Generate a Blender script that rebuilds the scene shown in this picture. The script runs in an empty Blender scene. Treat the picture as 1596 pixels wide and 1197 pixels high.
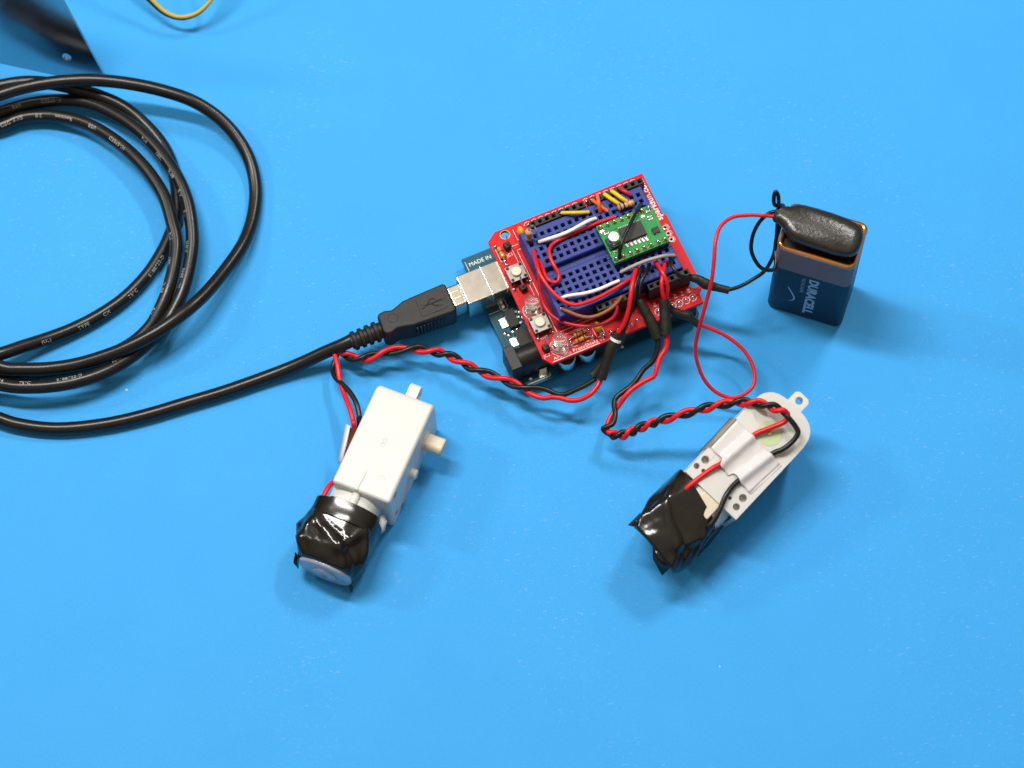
import bpy, bmesh, math, random
from mathutils import Vector, Matrix, noise
random.seed(7)
K = 0.001                      # all lengths below are millimetres
scene = bpy.context.scene
col = scene.collection
V = Vector

# ------------------------------------------------------------------ camera
cam_data = bpy.data.cameras.new("camera")
cam = bpy.data.objects.new("camera", cam_data)
col.objects.link(cam)
right, up, fwd = V((0.99907, -0.03959, -0.01696)), V((0.04307, 0.91838, 0.39336)), V((0, 0.39372, -0.91923))
cm = Matrix((right, up, -fwd)).transposed().to_4x4()
cm.translation = V((0, -340.0, 796.63)) * K
cam.matrix_world = cm
cam_data.sensor_fit = 'HORIZONTAL'
cam_data.sensor_width = 22.2
cam_data.lens = 55.3
cam_data.clip_start = 0.05
cam_data.clip_end = 20.0
cam_data.dof.use_dof = True
cam_data.dof.focus_distance = 0.857
cam_data.dof.aperture_fstop = 7.5
scene.camera = cam

# ------------------------------------------------------------------ room light
world = bpy.data.worlds.new("World")
scene.world = world
world.use_nodes = True
bg = world.node_tree.nodes["Background"]
# a dim room: darker walls, a warmer lit ceiling
_n, _l = world.node_tree.nodes, world.node_tree.links
_tc = _n.new("ShaderNodeTexCoord"); _sp = _n.new("ShaderNodeSeparateXYZ"); _mr = _n.new("ShaderNodeMapRange"); _mx = _n.new("ShaderNodeMix")
_l.new(_tc.outputs["Generated"], _sp.inputs[0]); _l.new(_sp.outputs["Z"], _mr.inputs[0])
_mr.inputs[1].default_value, _mr.inputs[2].default_value = 0.25, 0.85
_mx.data_type = 'RGBA'
_mx.inputs[6].default_value = (0.055, 0.050, 0.045, 1)
_mx.inputs[7].default_value = (0.44, 0.385, 0.31, 1)
_l.new(_mr.outputs[0], _mx.inputs[0]); _l.new(_mx.outputs[2], bg.inputs[0])
bg.inputs[1].default_value = 1.15

def lamp(name, loc, target, sx, sy, power, colr, roll=0.0):
    d = bpy.data.lights.new(name, 'AREA')
    d.shape = 'RECTANGLE'
    d.size, d.size_y = sx, sy
    d.energy = power
    d.color = colr
    o = bpy.data.objects.new(name, d)
    col.objects.link(o)
    o.location = loc
    o.rotation_euler = (V(target) - V(loc)).to_track_quat('-Z', 'Y').to_euler()
    o.rotation_euler.rotate_axis('Z', roll)
    return o

lamp("ceiling_lamp_main", (-0.26, 0.27, 1.00), (0, 0.03, 0), 0.09, 0.50, 9.8, (1.0, 0.985, 0.955), 0.5)
lamp("ceiling_lamp_back", (0.46, 0.58, 1.02), (0, 0.03, 0), 0.09, 0.26, 5.8, (1.0, 0.98, 0.95), 0.9)
lamp("ceiling_lamp_side", (-1.55, 0.62, 1.30), (0, 0, 0), 0.12, 0.25, 8.0, (1.0, 0.95, 0.88))

scene.view_settings.view_transform = 'Standard'
scene.view_settings.look = 'None'
scene.view_settings.exposure = 0.0
scene.view_settings.gamma = 1.0
scene.view_settings.use_curve_mapping = False
scene.cycles.max_bounces = 8
scene.cycles.use_denoising = True

# ------------------------------------------------------------------ materials
MATS = {}
def mat(name, c, rough=0.5, metal=0.0, var=0.05, vs=250.0, bump=0.0, bs=900.0, spec=0.36, trans=0.0, coat=0.0, rvar=0.08, sss=0.0, ior=1.5):
    m = bpy.data.materials.new(name)
    m.use_nodes = True
    nt = m.node_tree
    b = nt.nodes["Principled BSDF"]
    tc = nt.nodes.new("ShaderNodeTexCoord")
    n1 = nt.nodes.new("ShaderNodeTexNoise")
    n1.inputs["Scale"].default_value = vs
    n1.inputs["Detail"].default_value = 4.0
    nt.links.new(tc.outputs["Object"], n1.inputs["Vector"])
    mx = nt.nodes.new("ShaderNodeMix")
    mx.data_type = 'RGBA'
    mx.inputs[6].default_value = (*[max(0, x * (1 - var)) for x in c], 1)
    mx.inputs[7].default_value = (*[min(1, x * (1 + var)) for x in c], 1)
    nt.links.new(n1.outputs["Fac"], mx.inputs[0])
    nt.links.new(mx.outputs[2], b.inputs["Base Color"])
    mr = nt.nodes.new("ShaderNodeMapRange")
    mr.inputs[3].default_value = max(0.02, rough - rvar)
    mr.inputs[4].default_value = min(1, rough + rvar)
    nt.links.new(n1.outputs["Fac"], mr.inputs[0])
    nt.links.new(mr.outputs[0], b.inputs["Roughness"])
    b.inputs["Metallic"].default_value = metal
    b.inputs["Specular IOR Level"].default_value = spec
    b.inputs["Transmission Weight"].default_value = trans
    b.inputs["Coat Weight"].default_value = coat
    b.inputs["Coat Roughness"].default_value = 0.12
    b.inputs["IOR"].default_value = ior
    if sss:
        b.inputs["Subsurface Weight"].default_value = sss
        b.inputs["Subsurface Scale"].default_value = 0.002
        b.inputs["Subsurface Radius"].default_value = (1.0, 0.9, 0.8)
    if bump:
        n2 = nt.nodes.new("ShaderNodeTexNoise")
        n2.inputs["Scale"].default_value = bs
        n2.inputs["Detail"].default_value = 3.0
        nt.links.new(tc.outputs["Object"], n2.inputs["Vector"])
        bp = nt.nodes.new("ShaderNodeBump")
        bp.inputs["Strength"].default_value = bump
        bp.inputs["Distance"].default_value = 0.0004
        nt.links.new(n2.outputs["Fac"], bp.inputs["Height"])
        nt.links.new(bp.outputs[0], b.inputs["Normal"])
    MATS[name] = m
    return m

mat("pcb_red", (0.56, 0.003, 0.006), 0.40, var=0.10, vs=120, bump=0.05, spec=0.2)
mat("pcb_teal", (0.003, 0.075, 0.116), 0.36, var=0.2, vs=300, bump=0.08, spec=0.25)
mat("pcb_green", (0.006, 0.235, 0.045), 0.33, var=0.12, vs=500, bump=0.1, bs=1500)
mat("breadboard_blue", (0.013, 0.028, 0.195), 0.42, var=0.08, bump=0.06, bs=1800)
mat("header_black", (0.012, 0.011, 0.010), 0.5, var=0.2, bump=0.05)
mat("plastic_black", (0.010, 0.009, 0.008), 0.42, var=0.2, bump=0.12, bs=2600)
mat("chip_black", (0.022, 0.020, 0.018), 0.55, var=0.15, bump=0.1, bs=3000)
mat("cable_black", (0.009, 0.008, 0.007), 0.30, var=0.25, bump=0.05, bs=1200, rvar=0.06)
mat("overmold_black", (0.014, 0.013, 0.011), 0.52, var=0.15, bump=0.22, bs=3500)
mat("shrink_black", (0.016, 0.014, 0.011), 0.42, var=0.3, bump=0.3, bs=700)
mat("tape_black", (0.010, 0.008, 0.006), 0.16, var=0.3, bump=0.05, bs=400, rvar=0.06, spec=0.5)
mat("vinyl_black", (0.020, 0.017, 0.013), 0.28, var=0.25, bump=0.24, bs=1000, spec=0.5)
mat("wire_red", (0.62, 0.010, 0.016), 0.34, var=0.06)
mat("wire_black", (0.010, 0.009, 0.008), 0.33, var=0.2)
mat("wire_white", (0.78, 0.76, 0.72), 0.38)
mat("wire_yellow", (0.74, 0.47, 0.010), 0.38)
mat("wire_orange", (0.80, 0.110, 0.012), 0.38)
mat("wire_brown", (0.26, 0.085, 0.028), 0.38)
mat("wire_grey", (0.33, 0.31, 0.29), 0.38)
mat("wire_crimson", (0.50, 0.012, 0.035), 0.36)
mat("wire_yellow_dull", (0.50, 0.34, 0.03), 0.40)
mat("copper_bare", (0.75, 0.36, 0.17), 0.3, metal=1.0)
mat("tin", (0.72, 0.69, 0.64), 0.25, metal=1.0, bump=0.2, bs=1500)
mat("solder", (0.78, 0.76, 0.73), 0.18, metal=1.0, bump=0.25, bs=1200)
mat("steel", (0.60, 0.56, 0.50), 0.20, metal=1.0, var=0.02, rvar=0.03)
mat("plate_metal", (0.47, 0.47, 0.48), 0.17, metal=1.0, var=0.08, vs=400, bump=0.05, bs=3000)
mat("gold", (0.80, 0.55, 0.25), 0.28, metal=1.0)
mat("white_plastic", (0.635, 0.63, 0.60), 0.40, var=0.035, vs=160, bump=0.05, bs=700, sss=0.25)
mat("dirty_tape_dent_shade", (0.27, 0.24, 0.19), 0.5, var=0.3, vs=600)  # grubby tape; its brown also paints shade into the gearbox dents
mat("cream_plastic", (0.66, 0.58, 0.44), 0.45, var=0.05)
mat("lilac_plastic", (0.50, 0.47, 0.49), 0.30, metal=0.35, var=0.10)
mat("white_tape", (0.64, 0.61, 0.61), 0.22, var=0.06, vs=180, bump=0.15, bs=250, coat=0.3)
mat("silk_white", (0.80, 0.79, 0.76), 0.55)
mat("print_grey", (0.42, 0.41, 0.39), 0.5)
mat("resistor_tan", (0.52, 0.31, 0.15), 0.35, var=0.08)
mat("resistor_orange", (0.56, 0.25, 0.05), 0.35, var=0.1)
mat("band_brown", (0.10, 0.030, 0.012), 0.4)
mat("band_orange", (0.62, 0.13, 0.012), 0.4)
mat("band_dark", (0.020, 0.014, 0.012), 0.4)
mat("band_gold", (0.50, 0.32, 0.08), 0.35, metal=0.5)
mat("capacitor_yellow", (0.72, 0.33, 0.015), 0.28)
mat("led_clear", (0.98, 0.97, 0.97), 0.10, trans=0.93, var=0.01, rvar=0.03, ior=1.45, spec=0.5)
mat("button_grey", (0.27, 0.25, 0.23), 0.38, metal=0.55, var=0.12, bump=0.1)
mat("battery_navy", (0.010, 0.032, 0.060), 0.40, var=0.08, spec=0.14)
mat("battery_bronze", (0.26, 0.135, 0.115), 0.40, metal=0.25, var=0.06, spec=0.2)
mat("battery_copper", (0.80, 0.30, 0.10), 0.24, metal=0.9, var=0.05)
mat("battery_print", (0.34, 0.46, 0.58), 0.4)
mat("green_gear", (0.50, 0.60, 0.36), 0.45)
mat("board_edge", (0.45, 0.32, 0.16), 0.6)

def table_material():
    m = bpy.data.materials.new("blue_paper")
    m.use_nodes = True
    nt = m.node_tree
    N, L = nt.nodes, nt.links
    b = N["Principled BSDF"]
    tc = N.new("ShaderNodeTexCoord")
    def tex(kind, **kw):
        t = N.new(kind)
        L.new(tc.outputs["Object"], t.inputs["Vector"])
        for k, v in kw.items():
            t.inputs[k].default_value = v
        return t
    def math_(op, a, b_):
        n = N.new("ShaderNodeMath"); n.operation = op; n.use_clamp = True
        for i, x in enumerate((a, b_)):
            if isinstance(x, (int, float)): n.inputs[i].default_value = x
            else: L.new(x, n.inputs[i])
        return n.outputs[0]
    base = N.new("ShaderNodeMix"); base.data_type = 'RGBA'
    base.inputs[6].default_value = (0.020, 0.256, 0.640, 1)
    base.inputs[7].default_value = (0.046, 0.378, 0.81, 1)
    big = tex("ShaderNodeTexNoise", Scale=22.0, Detail=8.0, Roughness=0.72)
    fine = tex("ShaderNodeTexNoise", Scale=1300.0, Detail=5.0, Roughness=0.7)
    mixf = N.new("ShaderNodeMix"); mixf.data_type = 'FLOAT'; mixf.inputs[0].default_value = 0.62
    L.new(big.outputs["Fac"], mixf.inputs[2]); L.new(fine.outputs["Fac"], mixf.inputs[3])
    L.new(mixf.outputs[0], base.inputs[0])
    # dust specks and pale scuffs
    vo = tex("ShaderNodeTexVoronoi", Scale=46.0)
    vo2 = N.new("ShaderNodeSeparateColor"); L.new(vo.outputs["Color"], vo2.inputs[0])
    near = math_('LESS_THAN', vo.outputs["Distance"], 0.022)
    rare = math_('GREATER_THAN', vo2.outputs[0], 0.86)
    speck = math_('MULTIPLY', near, rare)
    sm = N.new("ShaderNodeMapping"); sm.inputs["Rotation"].default_value = (0, 0, 0.7); sm.inputs["Scale"].default_value = (1.0, 2.6, 1.0)
    L.new(tc.outputs["Object"], sm.inputs[0])
    sn = N.new("ShaderNodeTexNoise"); sn.inputs["Scale"].default_value = 520.0; sn.inputs["Distortion"].default_value = 1.2; sn.inputs["Detail"].default_value = 5.0
    L.new(sm.outputs[0], sn.inputs["Vector"])
    mask = tex("ShaderNodeTexNoise", Scale=9.0, Detail=2.0)
    scuff = math_('MULTIPLY', math_('GREATER_THAN', sn.outputs["Fac"], 0.66), math_('GREATER_THAN', mask.outputs["Fac"], 0.52))
    tot = math_('ADD', math_('MULTIPLY', speck, 0.45), math_('MULTIPLY', scuff, 0.10))
    mx = N.new("ShaderNodeMix"); mx.data_type = 'RGBA'
    L.new(tot, mx.inputs[0]); L.new(base.outputs[2], mx.inputs[6]); mx.inputs[7].default_value = (0.75, 0.80, 0.85, 1)
    L.new(mx.outputs[2], b.inputs["Base Color"])
    b.inputs["Roughness"].default_value = 0.62
    b.inputs["Specular IOR Level"].default_value = 0.25
    bp = N.new("ShaderNodeBump"); bp.inputs["Strength"].default_value = 0.25; bp.inputs["Distance"].default_value = 0.0003
    L.new(fine.outputs["Fac"], bp.inputs["Height"]); L.new(bp.outputs[0], b.inputs["Normal"])
    return m

# ------------------------------------------------------------------ mesh helpers
def spl(pts, n=8):
    """Catmull-Rom through pts (3-tuples), n steps per span."""
    P = [V(p[:3]) for p in pts]
    if len(P) < 3:
        return [P[0].lerp(P[1], i / n) for i in range(n + 1)]
    P = [P[0] * 2 - P[1]] + P + [P[-1] * 2 - P[-2]]
    out = []
    for i in range(1, len(P) - 2):
        a, b, c, d = P[i - 1], P[i], P[i + 1], P[i + 2]
        for k in range(n):
            t = k / n
            out.append(0.5 * ((2 * b) + (c - a) * t + (2 * a - 5 * b + 4 * c - d) * t * t + (3 * b - a - 3 * c + d) * t ** 3))
    out.append(P[-2].copy())
    return out

class MB:
    def __init__(s): s.v, s.f, s.m = [], [], []
    def add(s, vs, fs, mi=0):
        o = len(s.v)
        s.v += [V(q) for q in vs]
        s.f += [tuple(o + i for i in f) for f in fs]
        s.m += [mi] * len(fs)
        return s
    def box(s, x0, y0, z0, x1, y1, z1, mi=0):
        return s.add([(x0, y0, z0), (x1, y0, z0), (x1, y1, z0), (x0, y1, z0), (x0, y0, z1), (x1, y0, z1), (x1, y1, z1), (x0, y1, z1)],
                     [(0, 3, 2, 1), (4, 5, 6, 7), (0, 1, 5, 4), (1, 2, 6, 5), (2, 3, 7, 6), (3, 0, 4, 7)], mi)
    def obox(s, c, sx, sy, sz, rz=0.0, mi=0):
        """box centred on c in plan, standing on c.z, turned by rz"""
        n0 = len(s.v)
        s.box(-sx / 2, -sy / 2, 0, sx / 2, sy / 2, sz, mi)
        R = Matrix.Rotation(rz, 3, 'Z')
        for i in range(n0, len(s.v)): s.v[i] = R @ s.v[i] + V(c)
        return s
    def prism(s, poly, z0, z1, mi=0):
        n = len(poly)
        return s.add([(*q, z0) for q in poly] + [(*q, z1) for q in poly],
                     [tuple(range(n - 1, -1, -1)), tuple(range(n, 2 * n))] + [(i, (i + 1) % n, n + (i + 1) % n, n + i) for i in range(n)], mi)
    def rings(s, R, cap0=True, cap1=True, mi=0, closed=False):
        n = len(R[0]); vs = [q for r in R for q in r]
        fs = [(i * n + j, i * n + (j + 1) % n, (i + 1) * n + (j + 1) % n, (i + 1) * n + j) for i in range(len(R) - 1) for j in range(n)]
        if cap0: fs.append(tuple(range(n - 1, -1, -1)))
        if cap1: fs.append(tuple((len(R) - 1) * n + j for j in range(n)))
        return s.add(vs, fs, mi)
    def tube(s, path, r, n=12, mi=0, cap=True, flat=1.0):
        path = [V(q) for q in path]
        R = []; nrm = None
        for i, q in enumerate(path):
            t = (path[min(i + 1, len(path) - 1)] - path[max(i - 1, 0)]).normalized()
            if nrm is None:
                nrm = V((0, 0, 1)).cross(t)
                if nrm.length < 1e-3: nrm = V((1, 0, 0))
            nrm = (nrm - t * nrm.dot(t)).normalized()
            bn = t.cross(nrm)
            rr = r[i] if isinstance(r, (list, tuple)) else r
            R.append([q + nrm * (rr * math.cos(2 * math.pi * k / n)) + bn * (rr * flat * math.sin(2 * math.pi * k / n)) for k in range(n)])
        return s.rings(R, cap, cap, mi)
    def cyl(s, p0, p1, r0, r1=None, n=20, mi=0):
        return s.tube([p0, p1], [r0, r0 if r1 is None else r1], n, mi)
    def lathe(s, prof, c, axis=(0, 0, 1), n=24, mi=0):
        ax = V(axis).normalized(); a = ax.orthogonal().normalized(); b = ax.cross(a); c = V(c)
        R = [[c + ax * z + a * (max(r, 1e-4) * math.cos(2 * math.pi * k / n)) + b * (max(r, 1e-4) * math.sin(2 * math.pi * k / n)) for k in range(n)] for r, z in prof]
        return s.rings(R, True, True, mi)
    def ribbon(s, pts, w, z, mi=0, close=False):
        """flat line of width w through 2D pts at height z"""
        P = [V((q[0], q[1])) for q in pts]
        segs = list(zip(P, P[1:])) + ([(P[-1], P[0])] if close else [])
        for a, b in segs:
            d = (b - a)
            if d.length < 1e-6: continue
            d.normalize(); nn = V((-d.y, d.x)) * w / 2; e = d * w / 2
            s.add([(*(a - e - nn), z), (*(b + e - nn), z), (*(b + e + nn), z), (*(a - e + nn), z)], [(0, 1, 2, 3)], mi)
        return s
    def map(s, fn, start=0):
        for i in range(start, len(s.v)): s.v[i] = V(fn(s.v[i]))
        return s

OFF = {}
def build(mb, name, mats, parent=None, bevel=0.0, seg=2, angle=38, loc=None, flat=False):
    me = bpy.data.meshes.new(name)
    off = OFF.get(parent.name, V((0, 0, 0))) if parent else V((0, 0, 0))
    if loc is not None: off = V(loc)
    me.from_pydata([tuple((q - off) * K) for q in mb.v], [], mb.f)
    mats = mats if isinstance(mats, (list, tuple)) else [mats]
    for m in mats: me.materials.append(MATS[m] if isinstance(m, str) else m)
    if len(mats) > 1: me.polygons.foreach_set("material_index", mb.m)
    me.validate()
    bmx = bmesh.new(); bmx.from_mesh(me); bmesh.ops.recalc_face_normals(bmx, faces=bmx.faces); bmx.to_mesh(me); bmx.free()
    if not flat:
        me.polygons.foreach_set("use_smooth", [True] * len(me.polygons))
        me.set_sharp_from_angle(angle=math.radians(angle))
    me.update()
    o = bpy.data.objects.new(name, me)
    col.objects.link(o)
    if parent:
        o.parent = parent
        OFF[o.name] = off
    elif loc is not None:
        o.location = off * K
    if bevel:
        b = o.modifiers.new("edge", 'BEVEL')
        b.width = bevel * K; b.segments = seg; b.limit_method = 'ANGLE'; b.angle_limit = math.radians(40)
        b.harden_normals = True
    return o

FS = Matrix.Translation(V((3.847, -3.067, 0)) * K) @ Matrix.Rotation(0.37298, 4, 'Z')
def thing(name, label, cat, group=None, frame=None, off=(0, 0, 0)):
    o = bpy.data.objects.new(name, None)
    o.empty_display_size = 0.01
    col.objects.link(o)
    off = V(off)
    o.matrix_world = (frame or Matrix.Identity(4)) @ Matrix.Translation(off * K)
    OFF[o.name] = off
    return tag(o, label, cat, group)
def tag(o, label, cat, group=None, kind=None):
    o["label"] = label; o["category"] = cat
    if group: o["group"] = group
    if kind: o["kind"] = kind
    return o

def text_faces(body, size, bold=0, align='LEFT', spacing=1.0):
    cu = bpy.data.curves.new("lettering", 'FONT')
    cu.body = body; cu.size = size; cu.align_x = align; cu.resolution_u = 3
    cu.space_character = spacing
    if bold: cu.offset = size * bold
    o = bpy.data.objects.new("lettering", cu); col.objects.link(o)
    dg = bpy.context.evaluated_depsgraph_get(); dg.update()
    me = bpy.data.meshes.new_from_object(o.evaluated_get(dg))
    vs = [v.co.copy() for v in me.vertices]; fs = [tuple(q.vertices) for q in me.polygons]
    bpy.data.objects.remove(o); bpy.data.curves.remove(cu); bpy.data.meshes.remove(me)
    return vs, fs
def text(mb, body, size, fn, **kw):
    """fn maps (u,v) of the writing to a 3D point"""
    vs, fs = text_faces(body, size, **kw)
    return mb.add([fn(q.x, q.y) for q in vs], fs)
def flat_text(mb, body, size, x, y, z, rot=0.0, **kw):
    c, s = math.cos(rot), math.sin(rot)
    return text(mb, body, size, lambda u, v: (x + c * u - s * v, y + s * u + c * v, z), **kw)

def curve_plate(outline, holes, z0, z1):
    """a plate with round holes through it; holes are (x, y, r)"""
    cu = bpy.data.curves.new("plate_outline", 'CURVE'); cu.dimensions = '2D'; cu.fill_mode = 'BOTH'; cu.extrude = (z1 - z0) / 2
    def sp(pts):
        q = cu.splines.new('POLY'); q.points.add(len(pts) - 1); q.use_cyclic_u = True
        for i, p in enumerate(pts): q.points[i].co = (p[0], p[1], 0, 1)
    sp(outline)
    for x, y, r in holes:
        sp([(x + r * math.cos(a * math.pi / 10), y + r * math.sin(a * math.pi / 10)) for a in range(20)])
    o = bpy.data.objects.new("plate_outline", cu); col.objects.link(o)
    dg = bpy.context.evaluated_depsgraph_get(); dg.update()
    me = bpy.data.meshes.new_from_object(o.evaluated_get(dg))
    mb = MB().add([(v.co.x, v.co.y, v.co.z + (z0 + z1) / 2) for v in me.vertices], [tuple(q.vertices) for q in me.polygons])
    bpy.data.objects.remove(o); bpy.data.curves.remove(cu); bpy.data.meshes.remove(me)
    return mb

def weld(o, d=0.00001):
    b = bmesh.new(); b.from_mesh(o.data); bmesh.ops.remove_doubles(b, verts=b.verts, dist=d); bmesh.ops.recalc_face_normals(b, faces=b.faces); b.to_mesh(o.data); b.free()
    return o

def perforated(mb, xs, ys, hw, x0, x1, y0, y1, z0, z1, depth, c=0.3, hw2=None, funnel=0.7):
    """block with a grid of real square holes sunk in its top"""
    hw2 = hw2 or hw * 0.7
    X = [x0 + c] + [q for x in sorted(xs) for q in (x - hw, x + hw)] + [x1 - c]
    Y = [y0 + c] + [q for y in sorted(ys) for q in (y - hw, y + hw)] + [y1 - c]
    nx, ny = len(X), len(Y)
    vs = [(x, y, z1) for y in Y for x in X]
    fs = []
    for j in range(ny - 1):
        for i in range(nx - 1):
            if i % 2 and j % 2:
                continue
            fs.append((j * nx + i, j * nx + i + 1, (j + 1) * nx + i + 1, (j + 1) * nx + i))
    mb.add(vs, fs)
    for j in range(1, ny - 1, 2):
        for i in range(1, nx - 1, 2):
            cx, cy = (X[i] + X[i + 1]) / 2, (Y[j] + Y[j + 1]) / 2
            L = []
            for h, z in ((hw, z1), (hw2, z1 - funnel), (hw2, z1 - depth)):
                L += [(cx - h, cy - h, z), (cx + h, cy - h, z), (cx + h, cy + h, z), (cx - h, cy + h, z)]
            mb.add(L, [(a + k, a + (k + 1) % 4, a + 4 + (k + 1) % 4, a + 4 + k) for a in (0, 4) for k in range(4)] + [(8, 9, 10, 11)])
    r = [(x0 + c, y0 + c), (x1 - c, y0 + c), (x1 - c, y1 - c), (x0 + c, y1 - c)]
    q = [(x0, y0), (x1, y0), (x1, y1), (x0, y1)]
    mb.add([(*a, z1) for a in r] + [(*a, z1 - c) for a in q] + [(*a, z0) for a in q],
           [(a + k, a + 4 + k, a + 4 + (k + 1) % 4, a + (k + 1) % 4) for a in (0, 4) for k in range(4)] + [(11, 10, 9, 8)])
    return mb

ZS, ZB = 17.54, 26.72      # top of the red shield, top of the breadboard
ZU = 4.9                   # top of the lower board

# ================================================================== table
tb = MB().add([(-900, -700, 0), (900, -700, 0), (900, 900, 0), (-900, 900, 0)], [(0, 1, 2, 3)])
table = build(tb, "table_surface", [table_material()])
table["kind"] = "structure"; table["label"] = "bright blue paper-like work surface with dust specks"; table["category"] = "table surface"

# ================================================================== lower microcontroller board
uno = thing("microcontroller_board", "teal microcontroller board with silver USB socket, underneath the red shield", "circuit board", None, FS)
outl = [(0, 0), (64.5, 0), (66.04, 1.5), (66.04, 12.9), (68.58, 15.5), (68.58, 48.2), (66.04, 50.8), (66.04, 53.34), (0, 53.34)]
build(curve_plate(outl, [(13.97, 2.54, 1.6), (15.24, 50.8, 1.6), (66.04, 35.5, 1.6)], ZU - 1.6, ZU), "printed_board", "pcb_teal", uno)
mb = MB()
flat_text(mb, "MADE IN", 2.1, 1.5, 49.6, ZU + 0.02)
flat_text(mb, "ITALY", 2.1, 4.0, 46.6, ZU + 0.02)
build(mb, "printed_lettering", "silk_white", uno, flat=True)
mb = MB()
mb.ribbon([(0.7, 51.8), (0.7, 45)], 0.15, ZU + 0.02)
build(mb, "printed_line", "silk_white", uno, flat=True)
mb = MB()
mb.ribbon([(1, 1), (10.5, 1), (10.5, 2)], 0.22, ZU + 0.02)
build(mb, "printed_line", "silk_white", uno, flat=True)
mb = MB()
mb.ribbon([(0.4, 30.2), (4.2, 30.2)], 0.22, ZU + 0.02)
build(mb, "printed_line", "silk_white", uno, flat=True)
# USB socket
mb = MB()
mb.box(-6.2, 31.7, ZU, 10.0, 43.3, 15.8)
sock = build(mb, "usb_socket", "steel", uno, bevel=0.5, seg=3)
mb = MB().box(2.6, 31.55, 6.5, 3.1, 43.45, 15.95)
build(mb, "seam_ridge", "tin", sock, bevel=0.2)
mb = MB().box(-6.32, 33.0, 6.0, -6.19, 42.0, 14.4)
build(mb, "socket_mouth", "plastic_black", sock)
mb = MB().lathe([(0.9, 0), (1.25, 0.12), (1.2, 0.35), (0.8, 0.9), (0.3, 1.05)], (6.1, 30.9, ZU), n=16)
build(mb, "solder_joint", "solder", uno)
mb = MB().lathe([(1.5, 0), (1.5, 0.06)], (6.1, 30.9, ZU), n=20)
build(mb, "pad_ring", "silk_white", uno)
# power jack
mb = MB().box(-2.4, 3.4, ZU, 1.4, 12.3, 15.9)
jack = build(mb, "power_jack", "plastic_black", uno, bevel=0.35)
mb = MB()
R = []
for x in (1.3, 11.5):
    R.append([(x, 7.85 + 4.2 * math.cos(a), 11.2 + 4.4 * math.sin(a)) for a in [math.pi * k / 14 for k in range(15)]] + [(x, 3.65, ZU + 0.2), (x, 12.05, ZU + 0.2)][::1])
mb.rings(R)
build(mb, "jack_barrel", "plastic_black", jack, bevel=0.2)
mb = MB().lathe([(3.1, 0), (3.1, 0.1)], (-2.5, 7.85, 10.6), axis=(1, 0, 0), n=24)
build(mb, "jack_opening", "header_black", jack)
mb = MB().box(7.2, 3.0, ZU, 9.8, 3.35, 8.0)
mb.box(6.6, 1.4, ZU, 10.2, 3.2, ZU + 0.3)
build(mb, "jack_terminal", "tin", jack, bevel=0.1)
mb = MB().lathe([(0.9, 0), (0.85, 0.4), (0.5, 0.8), (0.2, 0.9)], (3.7, 2.7, ZU), n=14)
build(mb, "solder_joint", "solder", uno)
# regulators and chips beside the jack
for (cx, cy, w, h, tabx) in ((6.6, 25.4, 3.6, 6.6, -3.0), (8.2, 17.4, 6.0, 6.2, -4.0)):
    mb = MB().box(cx - w / 2, cy - h / 2, ZU, cx + w / 2, cy + h / 2, ZU + 1.7)
    chip = build(mb, "regulator_chip", "chip_black", uno, bevel=0.12)
    mb = MB().box(cx - w / 2 - 2.4, cy - h / 2 + 1.2, ZU, cx - w / 2 - 0.02, cy + h / 2 - 1.6, ZU + 0.45)
    build(mb, "heat_tab", "tin", chip, bevel=0.1)
    for k in range(3):
        mb = MB().box(cx + w / 2 + 0.02, cy - h / 2 + 0.5 + k * 2.2, ZU, cx + w / 2 + 1.3, cy - h / 2 + 1.3 + k * 2.2, ZU + 0.5)
        build(mb, "chip_lead", "tin", chip, bevel=0.08)
for (x, y) in ((3.6, 20.4), (5.4, 21.0), (7.0, 21.3), (10.3, 26.9), (10.6, 24.6), (2.6, 21.4)):
    mb = MB().lathe([(0.75, 0), (0.7, 0.25), (0.3, 0.45)], (x, y, ZU), n=12)
    build(mb, "solder_joint", "solder", uno)
for (x, y) in ((17.0, 2.9), (24.5, 2.9)):
    mb = MB().lathe([(3.2, 0.8), (3.2, 5.0), (2.9, 5.4)], (x, y, ZU), n=28)
    cp = build(mb, "electrolytic_capacitor", "tin", uno)
    mb = MB().box(x - 3.4, y - 3.0, ZU, x + 3.4, y + 3.4, ZU + 0.9)
    build(mb, "capacitor_base", "header_black", cp, bevel=0.1)
for k in range(5):
    mb = MB().lathe([(0.8, 0), (0.6, 0.4), (0.2, 0.6)], (14.5 + k * 5.6, 0.95, ZU), n=12)
    build(mb, "solder_joint", "gold", uno)
# long female headers that carry the shield
for (x0, x1, y) in ((26.6, 42.0, 2.54), (49.5, 64.8, 2.54), (22.6, 42.9, 50.8), (44.4, 64.8, 50.8)):
    mb = MB().box(x0, y - 1.25, ZU, x1, y + 1.25, 13.4)
    build(mb, "pin_header", "header_black", uno, bevel=0.15)

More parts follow.
